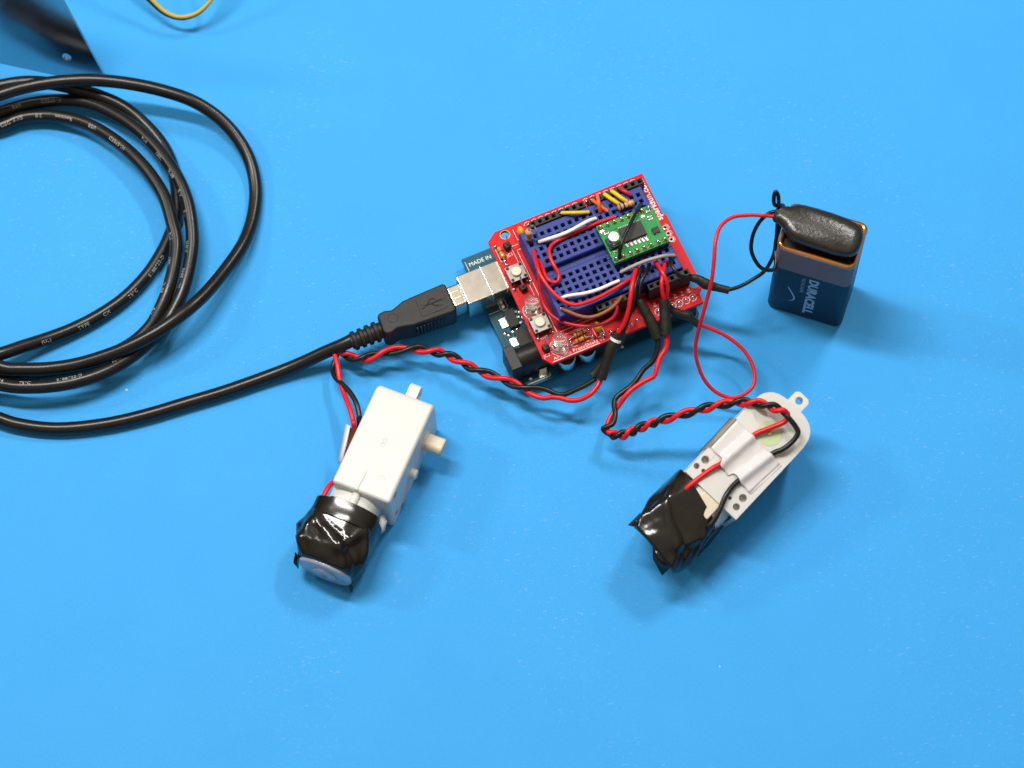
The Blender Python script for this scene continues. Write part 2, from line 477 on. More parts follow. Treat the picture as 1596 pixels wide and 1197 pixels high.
# ================================================================== red prototyping shield
shield = thing("prototyping_shield", "red prototyping shield with two buttons, two clear LEDs and white lettering", "circuit board", None, FS, (0, 0, ZS - 1.6))
notch = [(66.2 + 1.75 * math.cos(a), 7.3 + 1.75 * math.sin(a)) for a in [math.radians(40 + k * 20) for k in range(15)]]
outl = [(8.9, 49.9), (8.2, 2.6), (10.4, -0.35), (66.0, -0.35), (66.3, 3.0), (68.3, 5.2)] + notch[::-1] + [(68.5, 9.6), (68.6, 34.6), (67.6, 35.6), (67.8, 52.4), (12.4, 52.4)]
pads3 = [(66.2, 30.3), (66.2, 27.8), (66.2, 25.3)]
build(curve_plate(outl, [(15.24, 50.0, 1.65)] + [(x, y, 0.5) for x, y in pads3], ZS - 1.6, ZS), "printed_board", "pcb_red", shield)
ZP = ZS + 0.025
mb = MB()
flat_text(mb, "sparkfun.com", 3.05, 66.95, 33.4, ZP, rot=math.pi / 2, bold=0.018, spacing=1.03)
build(mb, "website_lettering", "silk_white", shield, flat=True)
mb = MB()
flat_text(mb, "Arduino ProtoShield v2", 1.75, 11.6, 0.55, ZP, spacing=1.1)
mb.ribbon([(11.0, 0.1), (28.0, 0.1)], 0.22, ZP)
build(mb, "title_lettering", "silk_white", shield, flat=True)
mb = MB()
flat_text(mb, "JC1", 1.55, 12.6, 41.9, ZP)
flat_text(mb, "JC2", 1.55, 8.9, 2.6, ZP)
flat_text(mb, "Reset", 1.5, 9.6, 9.3, ZP)
for k in range(6):
    flat_text(mb, "A%d" % k, 1.5, 50.2 + 2.54 * k, 6.3, ZP, rot=-math.pi / 2)
    a = [(50.8 + 2.54 * k + 1.27 * math.cos(math.radians(t)), 2.54 + 1.3 * math.sin(math.radians(t))) for t in range(20, 380, 36)]
    mb.ribbon(a[:6], 0.16, ZP); mb.ribbon(a[6:], 0.16, ZP)
for k in range(16):
    x = 23.88 + 2.54 * k + (1.52 if k > 7 else 0)
    mb.ribbon([(x + 1.3 * math.cos(math.radians(t)), 50.2 + 1.3 * math.sin(math.radians(t))) for t in range(15, 180, 30)], 0.17, ZP)
for x, y in pads3:
    mb.ribbon([(x + 1.35 * math.cos(math.radians(t)), y + 1.2 * math.sin(math.radians(t))) for t in range(-80, 100, 30)], 0.14, ZP)
mb.ribbon([(16.6, 9.2), (16.6, 43.0), (18.5, 43.0)], 0.16, ZP)
mb.ribbon([(15.2, 8.2), (15.2, 45.0), (17.8, 45.0)], 0.14, ZP)
mb.ribbon([(16.6, 9.2), (30.5, 9.2)], 0.16, ZP); mb.ribbon([(17.6, 7.7), (33, 7.7)], 0.14, ZP)
mb.ribbon([(10.0, 46.0), (10.0, 41.0), (11.4, 41.0)], 0.15, ZP)
mb.ribbon([(18.4, 50.6), (18.4, 46.4), (21.4, 46.4), (21.4, 50.6)], 0.15, ZP)
mb.ribbon([(28.0, 2.2), (31.0, 2.2), (31.0, 7.0), (28.0, 7.0)], 0.15, ZP, close=True)
mb.ribbon([(45.5, 8.0), (48.0, 8.0)], 0.2, ZP); mb.ribbon([(45.5, 4.2), (45.5, 6.5)], 0.15, ZP)
for c in ((12.3, 20.4), (15.1, 4.3)):
    mb.ribbon([(c[0] + 3.2 * math.cos(math.radians(t)), c[1] + 3.2 * math.sin(math.radians(t))) for t in range(0, 360, 20)], 0.16, ZP, close=True)
mb.ribbon([(20.6, 7.2), (26.0, 7.2)], 0.13, ZP); mb.ribbon([(19.6, 2.4), (25, 2.4)], 0.13, ZP)
build(mb, "silkscreen", "silk_white", shield, flat=True)
# solder joints
sj = MB().lathe([(0.95, 0), (0.9, 0.15), (0.5, 0.55), (0.32, 1.2), (0.1, 1.3)], (0, 0, 0), n=14)
first = None
spots = [(23.88 + 2.54 * k + (1.52 if k > 7 else 0), 50.0) for k in range(16)] + [(50.8 + 2.54 * k, 2.54) for k in range(6)] + [(27.94 + 2.54 * k, 1.9) for k in range(1, 6)]
spots += [(26.6, 3.0), (26.4, 5.7), (30.0, 2.9), (43.0, 2.4), (18.9, 2.9), (19.3, 5.0), (10.2, 47.0), (11.0, 40.6), (11.0, 38.9), (9.6, 29.6), (15.8, 30.2), (9.6, 9.6), (15.3, 9.9)]
for (x, y) in spots:
    if first is None:
        first = build(sj, "solder_joint", "solder", shield, loc=(0, 0, 0)); o = first
    else:
        o = first.copy(); col.objects.link(o)
    o.parent = shield; o.location = V((x, y, 1.6)) * K
for x, y in pads3:
    mb = MB()
    R = [[(x + r * math.cos(2 * math.pi * k / 24), y + r * math.sin(2 * math.pi * k / 24), z) for k in range(24)] for r, z in ((0.52, ZS - 0.3), (0.52, ZS + 0.04), (0.95, ZS + 0.04), (0.95, ZS + 0.0))]
    mb.rings(R, False, False)
    build(mb, "pad_ring", "solder", shield)
mb = MB()
R = [[(15.24 + r * math.cos(2 * math.pi * k / 28), 50.0 + r * math.sin(2 * math.pi * k / 28), z) for k in range(28)] for r, z in ((1.63, ZS - 1.55), (1.63, ZS + 0.03), (1.75, ZS + 0.03))]
mb.rings(R, False, False)
build(mb, "hole_plating", "gold", shield)
# female socket strips
for (x0, n, y) in ((22.7, 8, 46.0), (44.5, 8, 46.0), (30.6, 6, 8.55), (49.4, 6, 8.55)):
    mb = MB()
    perforated(mb, [x0 + 1.27 + 2.54 * k for k in range(n)], [y], 0.72, x0, x0 + 2.54 * n, y - 1.25, y + 1.25, ZS + 0.02, ZS + 8.5, 4.0, c=0.15, hw2=0.42, funnel=0.35)
    build(mb, "socket_strip", "header_black", shield, angle=20)
# buttons
for (x, y) in ((12.5, 34.0), (12.2, 13.6)):
    mb = MB().box(x - 3.0, y - 3.0, ZS + 0.3, x + 3.0, y + 3.0, ZS + 3.1)
    bt = build(mb, "push_button", "header_black", shield, bevel=0.2)
    mb = MB().box(x - 3.05, y - 3.05, ZS + 3.12, x + 3.05, y + 3.05, ZS + 3.42)
    build(mb, "top_plate", "button_grey", bt, bevel=0.12)
    for sx in (-1, 1):
        for sy in (-1, 1):
            mb = MB().lathe([(0.52, 0), (0.52, 0.28), (0.4, 0.36)], (x + sx * 2.3, y + sy * 2.3, ZS + 3.4), n=12)
            build(mb, "corner_rivet", "header_black", bt)
            mb = MB().box(x + sx * 2.3 - 0.35, y + sy * 3.05, ZS, x + sx * 2.3 + 0.35, y + sy * 3.35, ZS + 1.6)
            build(mb, "button_leg", "tin", bt)
    mb = MB().lathe([(2.0, 0), (1.98, 0.1)], (x, y, ZS + 3.42), n=24)
    build(mb, "plunger_collar", "button_grey", bt)
    mb = MB().lathe([(1.72, 0), (1.72, 0.75), (1.6, 0.95), (1.3, 1.0)], (x, y, ZS + 3.45), n=28)
    build(mb, "plunger", "cream_plastic", bt)
# clear LEDs
for (x, y) in ((12.3, 20.4), (15.2, 4.3)):
    prof = [(2.9, 0), (2.95, 0.15), (2.95, 0.95), (2.8, 1.05), (2.5, 1.1), (2.5, 5.6)] + [(2.5 * math.cos(a), 5.6 + 2.5 * math.sin(a)) for a in [math.pi / 2 * k / 8 for k in range(1, 9)]]
    led = build(MB().lathe(prof, (x, y, ZS + 0.5), n=32), "clear_led", "led_clear", shield)
    mb = MB().box(x - 1.3, y - 0.25, ZS + 0.7, x + 0.3, y + 0.25, ZS + 3.4).box(x + 0.6, y - 0.25, ZS + 0.7, x + 1.1, y + 0.25, ZS + 3.2)
    mb.lathe([(0.4, 0), (0.9, 0.7), (0.8, 0.72)], (x - 0.5, y, ZS + 3.4), n=14)
    build(mb, "lead_frame", "tin", led)
# one-pin headers JC1, JC2 and the one between
for (x, y, lean) in ((14.0, 45.2, (0.2, 0.8)), (10.6, 5.3, (0.9, 1.2)), (12.6, 28.6, (-0.5, 1.4))):
    mb = MB().obox((x, y, ZS), 2.4, 2.4, 2.5, 0.15)
    h = build(mb, "pin_block", "header_black", shield, bevel=0.45, seg=2)
    mb = MB().tube([(x, y, ZS + 2.2), (x + lean[0] * 0.4, y + lean[1] * 0.4, ZS + 5.2), (x + lean[0], y + lean[1], ZS + 8.0)], 0.33, 8)
    build(mb, "pin", "tin", h)
# yellow capacitors
for (x, y, t) in ((20.3, 47.9, 1.0), (29.4, 4.7, 0.4)):
    mb = MB()
    R = []
    for k in range(9):
        a = -math.pi / 2 + math.pi * k / 8
        rr = max(math.cos(a), 0.02)
        R.append([(x + 1.25 * rr * math.cos(q), y + 1.9 * rr * math.sin(q), ZS + 2.2 + 1.9 * math.sin(a)) for q in [2 * math.pi * j / 18 for j in range(18)]])
    mb.rings(R)
    cp = build(mb, "ceramic_capacitor", "capacitor_yellow", shield)
    mb = MB().tube([(x, y - 1.2, ZS), (x, y - 1.0, ZS + 1.2)], 0.25, 8).tube([(x, y + 1.2, ZS), (x, y + 1.0, ZS + 1.2)], 0.25, 8)
    build(mb, "capacitor_lead", "tin", cp)

def resistor(parent, A, B, body, bands, leads, length=6.0, r=1.05, as_part=True):
    """resistor between A and B; leads = list of lead paths"""
    A, B = V(A), V(B); ax = (B - A).normalized(); c = (A + B) / 2
    L = length / 2
    prof = [(0.3, -L), (0.75 * r, -L + 0.15), (r * 1.05, -L + 0.5), (r * 1.05, -L + 1.3), (r * 0.86, -L + 1.7), (r * 0.86, L - 1.7), (r * 1.05, L - 1.3), (r * 1.05, L - 0.5), (0.75 * r, L - 0.15), (0.3, L)]
    o = build(MB().lathe(prof, c, ax, n=20), "resistor" if as_part else "body", body, parent)
    for k, bm_ in enumerate(bands):
        s = -L + 0.9 + k * (length - 1.8) / (len(bands) - 1)
        rr = r * (1.05 if abs(s) > L - 1.45 else 0.86) + 0.03
        build(MB().lathe([(rr - 0.2, s - 0.28), (rr, s - 0.26), (rr, s + 0.26), (rr - 0.2, s + 0.28)], c, ax, n=20), "colour_band", bm_, o)
    for p in leads:
        build(MB().tube(spl(p, 6), 0.3, 8), "lead", "tin", o if as_part else parent)
    return o
OB = ["band_brown", "band_orange", "band_orange", "band_brown"]
resistor(shield, (11.0, 46.0, ZS + 1.2), (11.1, 41.6, ZS + 1.2), "resistor_orange", ["band_orange", "band_dark", "band_orange", "band_gold"], [[(10.6, 47.0, ZS + 0.4), (10.9, 46.2, ZS + 1.2), (11.0, 45.0, ZS + 1.2)], [(11.1, 42.4, ZS + 1.2), (11.1, 41.2, ZS + 1.2), (11.1, 40.6, ZS + 0.3)]], length=4.4, r=0.9)
resistor(shield, (21.0, 5.45, ZS + 1.2), (25.0, 5.75, ZS + 1.2), "resistor_orange", OB, [[(18.9, 5.3, ZS + 0.3), (19.6, 5.35, ZS + 1.1), (21.5, 5.5, ZS + 1.2)], [(24.5, 5.7, ZS + 1.2), (26.0, 5.8, ZS + 1.1), (26.4, 5.7, ZS + 0.3)]], length=4.0, r=0.85)
resistor(shield, (20.6, 3.3, ZS + 1.2), (24.6, 3.5, ZS + 1.2), "resistor_orange", OB, [[(18.9, 3.1, ZS + 0.3), (19.6, 3.2, ZS + 1.1), (21.2, 3.4, ZS + 1.2)], [(24.3, 3.5, ZS + 1.2), (25.8, 3.3, ZS + 1.1), (26.6, 3.0, ZS + 0.3)]], length=4.0, r=0.85)
# black plastic of the pins under the shield
for (x0, x1, y) in ((27.0, 42.4, 2.54), (49.5, 64.8, 2.54), (22.6, 42.9, 50.8), (44.4, 64.8, 50.8)):
    build(MB().box(x0, y - 1.2, 13.43, x1, y + 1.2, ZS - 1.62), "pin_strip", "header_black", shield, bevel=0.1)

# ================================================================== blue breadboard
BX, BY = 20.168, 41.178
def hole(c, r, dz=0.0): return V((BX + 2.54 * c, BY - 2.54 * r, ZB + dz))
bread = thing("mini_breadboard", "small blue solderless breadboard full of square holes, stuck on the red shield", "breadboard", None, FS, (40.5, 27.2, ZS))
mb = MB()
xs = [BX + 2.54 * k for k in range(17)]
perforated(mb, xs, [BY - 2.54 * r for r in range(5)], 0.74, 17.9, 63.1, 28.75, 44.1, ZS + 0.85, ZB, 5.5, c=0.35, hw2=0.52, funnel=0.55)
perforated(mb, xs, [BY - 2.54 * r for r in range(7, 12)], 0.74, 17.9, 63.1, 10.3, 25.65, ZS + 0.85, ZB, 5.5, c=0.35, hw2=0.52, funnel=0.55)
mb.add([(17.9, 25.65, ZB - 2.6), (63.1, 25.65, ZB - 2.6), (63.1, 28.75, ZB - 2.6), (17.9, 28.75, ZB - 2.6), (17.9, 25.65, ZS + 0.85), (63.1, 25.65, ZS + 0.85), (63.1, 28.75, ZS + 0.85), (17.9, 28.75, ZS + 0.85)],
       [(0, 1, 2, 3), (1, 5, 6, 2), (3, 7, 4, 0)])
build(mb, "block", "breadboard_blue", bread, angle=20)
build(MB().box(18.1, 10.5, ZS + 0.03, 62.9, 43.9, ZS + 0.83), "foam_tape", "cream_plastic", bread)
clip = None
for c in range(17):
    for r in (0, 7):
        h = hole(c, r + 2)
        if clip is None:
            clip = build(MB().box(0.30, -6.0, -5.3, 0.48, 6.0, -2.6), "contact_clip", "tin", bread, loc=(0, 0, 0)); o = clip
        else:
            o = clip.copy(); col.objects.link(o)
        o.parent = bread; o.location = (h - OFF[bread.name]) * K

# ================================================================== green motor driver board on the breadboard
DZ = 30.2
drv = thing("motor_driver_board", "small green driver board with black chip and silver can capacitor on the breadboard", "circuit board", None, FS, (52.1, 27.0, ZB))
build(MB().prism([(42.0, 19.4), (62.2, 19.4), (62.2, 34.6), (42.0, 34.6)], DZ - 1.6, DZ), "printed_board", "pcb_green", drv, bevel=0.1)
for y in (33.45, 20.55):
    build(MB().box(42.2, y - 1.2, ZB + 0.05, 62.0, y + 1.2, DZ - 1.63), "pin_strip", "header_black", drv, bevel=0.1)
    for k in range(8):
        x = 43.2 + 2.54 * k
        build(MB().lathe([(1.0, 0), (0.95, 0.2), (0.5, 0.6), (0.36, 1.5), (0.2, 1.6)], (x, y, DZ), n=12), "solder_joint", "gold" if (k + int(y)) % 2 else "solder", drv)
        build(MB().box(x - 0.3, y - 0.3, ZB - 3.0, x + 0.3, y + 0.3, ZB + 0.1), "pin", "gold", drv)
ca, sa_ = math.cos(0.0), math.sin(0.0)
CH = [(52.19, 27.35, 31)][0]
build(MB().box(CH[0] - 4.1, CH[1] - 2.7, DZ + 0.1, CH[0] + 4.1, CH[1] + 2.7, DZ + 1.3), "driver_chip", "chip_black", drv, bevel=0.12)
for k in range(12):
    for s in (-1, 1):
        x = CH[0] - 3.6 + k * 0.65
        build(MB().box(x - 0.16, CH[1] + s * 2.72 if s > 0 else CH[1] - 3.6, DZ + 0.02, x + 0.16, CH[1] + 3.6 if s > 0 else CH[1] - 2.72, DZ + 0.35), "chip_lead", "solder", drv)
CC = [(44.77, 26.41, 35.5)][0]
mb = MB().box(CC[0] - 2.2, CC[1] - 2.2, DZ, CC[0] + 2.2, CC[1] + 2.2, DZ + 0.8)
cp = build(MB().lathe([(2.0, 0.8), (2.0, 1.6), (1.9, 1.75), (2.0, 1.9), (2.0, 4.9), (1.8, 5.2)], (CC[0], CC[1], DZ), n=28), "electrolytic_capacitor", "tin", drv)
build(mb, "capacitor_base", "header_black", cp, bevel=0.1)
SC = [(59.6, 24.82, 30.9)][0]
build(MB().box(SC[0] - 1.15, SC[1] - 1.15, DZ, SC[0] + 1.15, SC[1] + 1.15, DZ + 0.9), "transistor_chip", "chip_black", drv, bevel=0.1)
for q in [(59.92, 30.4, 30.4), (60.03, 29.44, 30.4), (59.77, 23.74, 30.4), (60.35, 32.39, 30.4), (44.18, 23.32, 30.4), (44.17, 30.55, 30.4)]:
    build(MB().obox((q[0], q[1], DZ), 1.5, 0.75, 0.35, 0.0), "solder_pad", "solder", drv, bevel=0.12)
for q in [(48.52, 23.72, 30.4), (50.08, 23.56, 30.4), (51.5, 23.47, 30.4), (52.92, 23.38, 30.4), (54.31, 23.22, 30.4), (55.59, 23.16, 30.4)]:
    build(MB().obox((q[0], q[1], DZ), 0.75, 1.4, 0.4, 0.25), "surface_resistor", "silk_white", drv, bevel=0.1)
for q in [(57.95, 31.44, 30.3), (43.13, 31.98, 30.3)]:
    mb = MB()
    R = [[(q[0] + r * math.cos(2 * math.pi * k / 20), q[1] + r * math.sin(2 * math.pi * k / 20), z) for k in range(20)] for r, z in ((0.3, DZ + 0.005), (0.4, DZ + 0.05), (0.8, DZ + 0.05), (0.85, DZ))]
    build(mb.rings(R, True, False), "via_ring", "solder", drv)
mb = MB()
mb.ribbon([(57.5, 27.2), (58.6, 27.2), (59.2, 27.9)], 0.12, DZ + 0.015).ribbon([(57.7, 24.5), (58.8, 26.0)], 0.12, DZ + 0.015).ribbon([(59.5, 32.6), (61.0, 30.0), (61.0, 22.5)], 0.12, DZ + 0.015)
for k in range(5):
    mb.ribbon([(45.0 + k * 0.8, 32.2), (46.2 + k * 0.9, 31.0 - k * 0.1), (48.6 + k * 0.7, 30.8 + k * 0.05)], 0.12, DZ + 0.015)
build(mb, "copper_trace", mat("trace_green", (0.004, 0.10, 0.03), 0.4), drv, flat=True)

# ================================================================== jumper wires and loose resistors on the breadboard
def jumper(label, color, pts, r=0.62, bare=(1.2, 1.2), group="jumper wires on the breadboard", n=8, frame=True):
    """pts in shield coordinates; the ends dip into their holes"""
    P = spl(pts, n)
    base = V(pts[0]); base.z -= 0.6
    t = thing("jumper_wire", label, "jumper wire", group, FS if frame else None, base)
    ends = []
    for e, b in ((0, bare[0]), (-1, bare[1])):
        q = P[e]; d = (P[1] - P[0]).normalized() if e == 0 else (P[-2] - P[-1]).normalized()
        ends.append((q, d))
    build(MB().tube(P, r, 12), "insulation", color, t)
    for q, d in ends:
        build(MB().tube([q + d * 0.5, q - d * 0.35, q - d * 0.6 + V((0, 0, -0.5)), q - d * 0.7 + V((0, 0, -2.5))], 0.3, 8), "bare_end", "tin", t)
    return t
jumper("yellow jumper wire lying almost level above the white one, beside the orange pair", "wire_yellow", [(34.22, 45.36, 27), (36.08, 44.04, 28), (38.16, 42.85, 28.6), (40.45, 42.12, 28.2), (42.67, 41.79, 27.2)])
jumper("orange jumper wire crossing on top of the other orange one", "wire_orange", [(48.02, 46.64, 27), (47.07, 43.75, 29.4), (46.49, 41.74, 29.2), (46.39, 40.45, 27.2)], r=0.66)
jumper("orange jumper wire crossing underneath the other orange one", "wire_orange", [(45.67, 45.66, 27), (46.56, 43.29, 27.7), (47.59, 41.23, 27.6), (48.65, 39.64, 27.1)], r=0.66)
jumper("yellow slanting jumper wire next to the orange crossed pair, leading under the tan resistor", "wire_yellow", [(50.39, 45.91, 27), (51.21, 43.43, 28), (52.33, 41.56, 27.8), (53.49, 40.1, 27)], r=0.72)
jumper("yellow slanting jumper wire next to the short crimson one, leading under the tan resistor", "wire_yellow", [(53.12, 45.98, 27), (53.92, 43.61, 28), (55, 41.65, 27.8), (56.18, 40.22, 27)], r=0.72)
jumper("short crimson jumper wire near the lettering at the top corner of the shield", "wire_crimson", [(56.04, 45.81, 27), (56.6, 44.07, 28), (57.5, 42.8, 27.9), (58.3, 41.99, 27.2)], r=0.66)
jumper("white jumper wire with a gentle bend across the upper half of the breadboard", "wire_white", [(22.79, 38.35, 27.3), (26, 37.51, 28.6), (30.01, 37.02, 29), (33.84, 36.86, 29.6), (37.51, 37.07, 30.2), (40.73, 37.71, 29.6), (43.73, 38.49, 27.6)], r=0.66)
jumper("red jumper wire making a U-turn over the breadboard groove and running under the green board", "wire_red", [(49.89, 36.45, 27.3), (43.09, 36.66, 27.6), (36.98, 36.56, 27.5), (30.58, 36.21, 27.6), (26.68, 35.4, 28.2), (24.56, 33.55, 29), (23.61, 30.88, 29.4), (23.41, 27.53, 29.5), (23.72, 24.8, 29), (23.41, 23.06, 28.6), (22.26, 22, 28.4), (20.77, 22.12, 28.6), (19.73, 23.21, 29), (19.42, 25.14, 28.8), (19.76, 27.98, 28.3), (20.27, 31.15, 27.3)], r=0.62, n=6)
jumper("long red jumper wire curving along the lower left corner and edge of the breadboard", "wire_red", [(19.89, 36.03, 27.3), (18.93, 32.77, 29.3), (18.03, 29.1, 30.6), (17.68, 25.93, 31), (17.74, 22.92, 31), (18.42, 19.47, 30.6), (19.63, 16.17, 30.2), (21.23, 13.48, 29.8), (23.45, 11.43, 29.6), (26.36, 10.64, 29.6), (31.45, 10.52, 29.4), (36.4, 11.12, 29.2), (41.31, 12.08, 28.6), (44.93, 13.24, 27.4)], r=0.66, n=6)
jumper("long red jumper wire hanging over the breadboard edge into the lower socket strip", "wire_crimson", [(19.63, 32.79, 27.2), (18.79, 30.07, 28.6), (17.78, 27.25, 28.4), (16.77, 24.48, 26.6), (16, 21.71, 24.6), (15.56, 18.37, 23.4), (16.16, 14.43, 23), (18.08, 10.86, 23), (20.98, 7.92, 23.2), (24.61, 5.38, 23.6), (29.27, 3.49, 24.4), (33.6, 3.27, 25.6), (35.83, 4.39, 27), (36.6, 5.85, 28), (36.96, 7.87, 27)], r=0.62, n=6)
jumper("white jumper wire along the lower edge of the breadboard, above the brown one", "wire_white", [(20.9, 16.19, 27.3), (22.81, 15.65, 28.6), (25.53, 14.92, 28.8), (28.49, 14.22, 28.6), (31.78, 13.71, 28.6), (35.29, 13.66, 28.4), (38.48, 13.95, 28), (41.33, 14.21, 27.4)], r=0.62)
jumper("brown jumper wire drooping from the breadboard corner to the lower socket strip", "wire_brown", [(19.64, 12.75, 27.3), (21.02, 10.59, 28.2), (23.38, 8.04, 28), (26.2, 6.01, 28), (29.52, 5.1, 28.4), (33.35, 5.29, 28.8), (36.66, 6.38, 28.8), (39.76, 8.71, 27)], r=0.62)
jumper("grey jumper wire below the green board, passing over the red and black leads", "wire_grey", [(43.19, 16.89, 27.4), (47.11, 16.52, 29), (51.53, 15.96, 30.4), (54.79, 15.41, 31), (58.19, 15.06, 30.6), (61.97, 15.03, 27.9)], r=0.62)
jumper("black jumper wire arching across the top of the green driver board", "wire_black", [(60.15, 37.28, 27.4), (57.9, 34.89, 30.5), (54.63, 31.5, 33), (51.01, 27.95, 34.5), (47.54, 24.65, 34.8), (45.55, 22.39, 34), (44.46, 20.9, 31), (43.5, 19.47, 27.4)], r=0.6)

def loose_resistor(label, A, B, leads, base):
    t = thing("loose_resistor", label, "resistor", "tan resistors on the breadboard", FS, base)
    resistor(t, A, B, "resistor_tan", ["band_brown", "band_dark", "band_orange", "band_gold"], leads, length=(V(B) - V(A)).length, r=1.15, as_part=False)
Q = [(51.99, 38.7, 28.4), (57.94, 38.42, 28.4), (51.25, 39.13, 26.6), (59.49, 39.18, 26.6)]
A_, B_, C_, D_ = [V(q) for q in Q]
loose_resistor("tan striped resistor lying across the yellow jumper wire ends", A_, B_, [[C_ + V((0, 0, -2)), C_, A_ + (B_ - A_).normalized() * 0.4], [B_ + (A_ - B_).normalized() * 0.4, D_, D_ + V((0, 0, -2))]], C_)
Q = [(20.08, 40.6, 27.4), (20.8, 41.28, 32.6), (22.96, 40.58, 26.8), (21.99, 41.16, 34.6), (23.66, 40.57, 33), (23.58, 40.08, 30)]
A_, B_, C_ = V(Q[0]), V(Q[1]), V(Q[2])
B_ = A_ + V((0.2, 0.3, 5.8))
loose_resistor("tan resistor standing on end with its lead bent over, at the breadboard corner", A_, B_, [[A_ + V((0, 0, -2.5)), A_ + V((0, 0, 0.3))], [B_, B_ + V((0.3, 0.3, 1.4)), B_ + V((1.6, 0.2, 2.2)), V((C_.x - 0.2, C_.y + 0.2, ZB + 5.5)), V((C_.x, C_.y, ZB + 2.0)), V((C_.x, C_.y, ZB - 2))]], A_)

def S2W(q):
    c, s = math.cos(0.37298), math.sin(0.37298)
    return V((3.847 + c * q[0] - s * q[1], -3.067 + s * q[0] + c * q[1], q[2]))

# ================================================================== USB cable
CR = 2.3
S_ = [(-51.82, 16.42, 10.2), (-56.48, 14.38, 9.4), (-62.53, 12.82, 7.4), (-71.08, 10.29, 4.6), (-81.07, 7.21, 2.9)] + [(-97.26, 1.95, 2.4), (-110, -1.6, 2.4), (-122.6, -5.14, 2.4), (-135.2, -7.84, 2.4), (-147.9, -9.1, 2.4), (-157.4, -8.8, 2.4), (-166.9, -7, 2.6), (-173.3, -4.74, 3)]
ARC1 = [(-186.6, 1.7, 3), (-202.6, 16.22, 3), (-213.7, 38.47, 3), (-216.4, 65.73, 3), (-208.7, 90.62, 3), (-193.4, 103.7, 3.5)]
IN_ = [(-177.5, 107.4, 4), (-170.9, 109.9, 4.4), (-164.2, 110.6, 4.6), (-157.4, 109.8, 5), (-149.2, 107.2, 5.6), (-142.4, 103.4, 6), (-134.2, 96.66, 6.6), (-127.4, 89.28, 7.2), (-122, 81.6, 7.6), (-117.9, 73.56, 7.8), (-115.3, 63.93, 7.8)] + [(-113.8, 56.22, 7.6), (-114.6, 47, 7.4), (-116.5, 38.7, 7), (-119.2, 32.19, 6), (-122.8, 26.29, 4.6), (-129.3, 20.89, 3.2), (-138.3, 16.67, 2.6), (-148.5, 13.86, 2.6), (-158.1, 12.5, 2.6), (-166.3, 11.7, 2.6), (-174, 11.97, 2.8)]
ARC2 = [(-189.4, 15.6, 3), (-205.3, 30.32, 4), (-210.4, 51.58, 6), (-210.7, 76.47, 6), (-203.9, 97.73, 6), (-190.9, 108.4, 5.5)]
M_ = [(-177.5, 112.5, 5), (-167.7, 115.5, 4.6), (-157.7, 116.5, 4.6), (-149.6, 115.5, 5), (-142.7, 112.9, 5.6), (-134.5, 107.5, 6.4), (-127.6, 101.5, 7.2), (-121.4, 94.22, 8), (-116.6, 86.96, 8.6), (-112.7, 79.41, 8.8), (-109.9, 71.29, 8.6), (-108.6, 63.41, 8.2)] + [(-108.2, 55.85, 7.8), (-109, 48.88, 7.4), (-110.4, 41.98, 7), (-112.7, 35.25, 6.4), (-116.3, 28.7, 5.6), (-121.2, 21.71, 6), (-128.6, 14.09, 7.4), (-137.2, 8.51, 8.4), (-147.2, 5.15, 8.8), (-156.6, 3.94, 8.8), (-166.2, 4.2, 8.6), (-172.6, 5.55, 8.4)]
ARC3 = [(-190.2, 9.9, 8), (-208.5, 26.25, 8), (-217.5, 48.5, 8), (-219, 77.84, 9), (-210, 102.2, 10), (-192.6, 116.4, 10)]
L2_ = [(-176.8, 120.3, 10), (-166.9, 121.6, 9.6), (-157, 120.5, 9), (-149.1, 118.4, 8), (-141.2, 115.9, 7), (-133.4, 112.1, 5.6), (-126.9, 106.6, 4), (-120.9, 99.32, 3), (-117.2, 91.9, 2.5), (-115.2, 84.38, 2.4), (-114.4, 76.92, 2.4), (-114.6, 69.56, 2.4)] + [(-116.8, 61.86, 2.4), (-119.7, 55.08, 2.4), (-124.8, 46.65, 2.4), (-132.4, 38.41, 2.4), (-141.3, 31.97, 2.6), (-150.1, 27.25, 3), (-158.8, 23.54, 4), (-166.1, 20.5, 5.6), (-173.4, 17.43, 7)]
ARC4 = [(-189.3, 12.93, 8), (-205.6, 17.07, 9), (-218.6, 37.87, 10), (-220.7, 66.91, 11), (-213.3, 92.13, 12.5), (-195.9, 107.3, 13.6)]
L1_ = [(-175.8, 114.4, 14), (-165.9, 116.9, 14.4), (-155.9, 118.2, 14.6), (-146, 118.5, 14.6), (-138.7, 118, 14.4), (-129.5, 116.5, 14), (-119.7, 114.2, 13), (-109.9, 111, 11.4), (-102.3, 107, 9), (-95.89, 101.4, 6.6), (-91, 94.36, 4.6), (-88.17, 87.12, 3.2), (-86.99, 79.25, 2.5), (-87.26, 71.87, 2.5)] + [(-88.68, 63.75, 3.2), (-91.43, 55.45, 4.8), (-96.91, 45.41, 7), (-102.9, 35.78, 10), (-109, 28.48, 12.2), (-118.4, 21.18, 12.6), (-128, 16.38, 11.6), (-137.6, 13.36, 10.2), (-147.3, 11.36, 9), (-156.9, 10.62, 8.4), (-166.5, 10.93, 8.4), (-172.7, 11.79, 9)]
END_ = [(-192.7, 20.27, 9), (-218.6, 39.74, 6), (-249.2, 54.88, 3)]
chain = S_ + ARC1 + IN_ + ARC2 + M_ + ARC3 + L2_ + ARC4 + L1_ + END_
usb = thing("usb_cable", "coiled black USB cable with printed sheath, plugged into the silver socket", "cable", None, None, (-110, 60, 0))
path = spl(chain, 7)
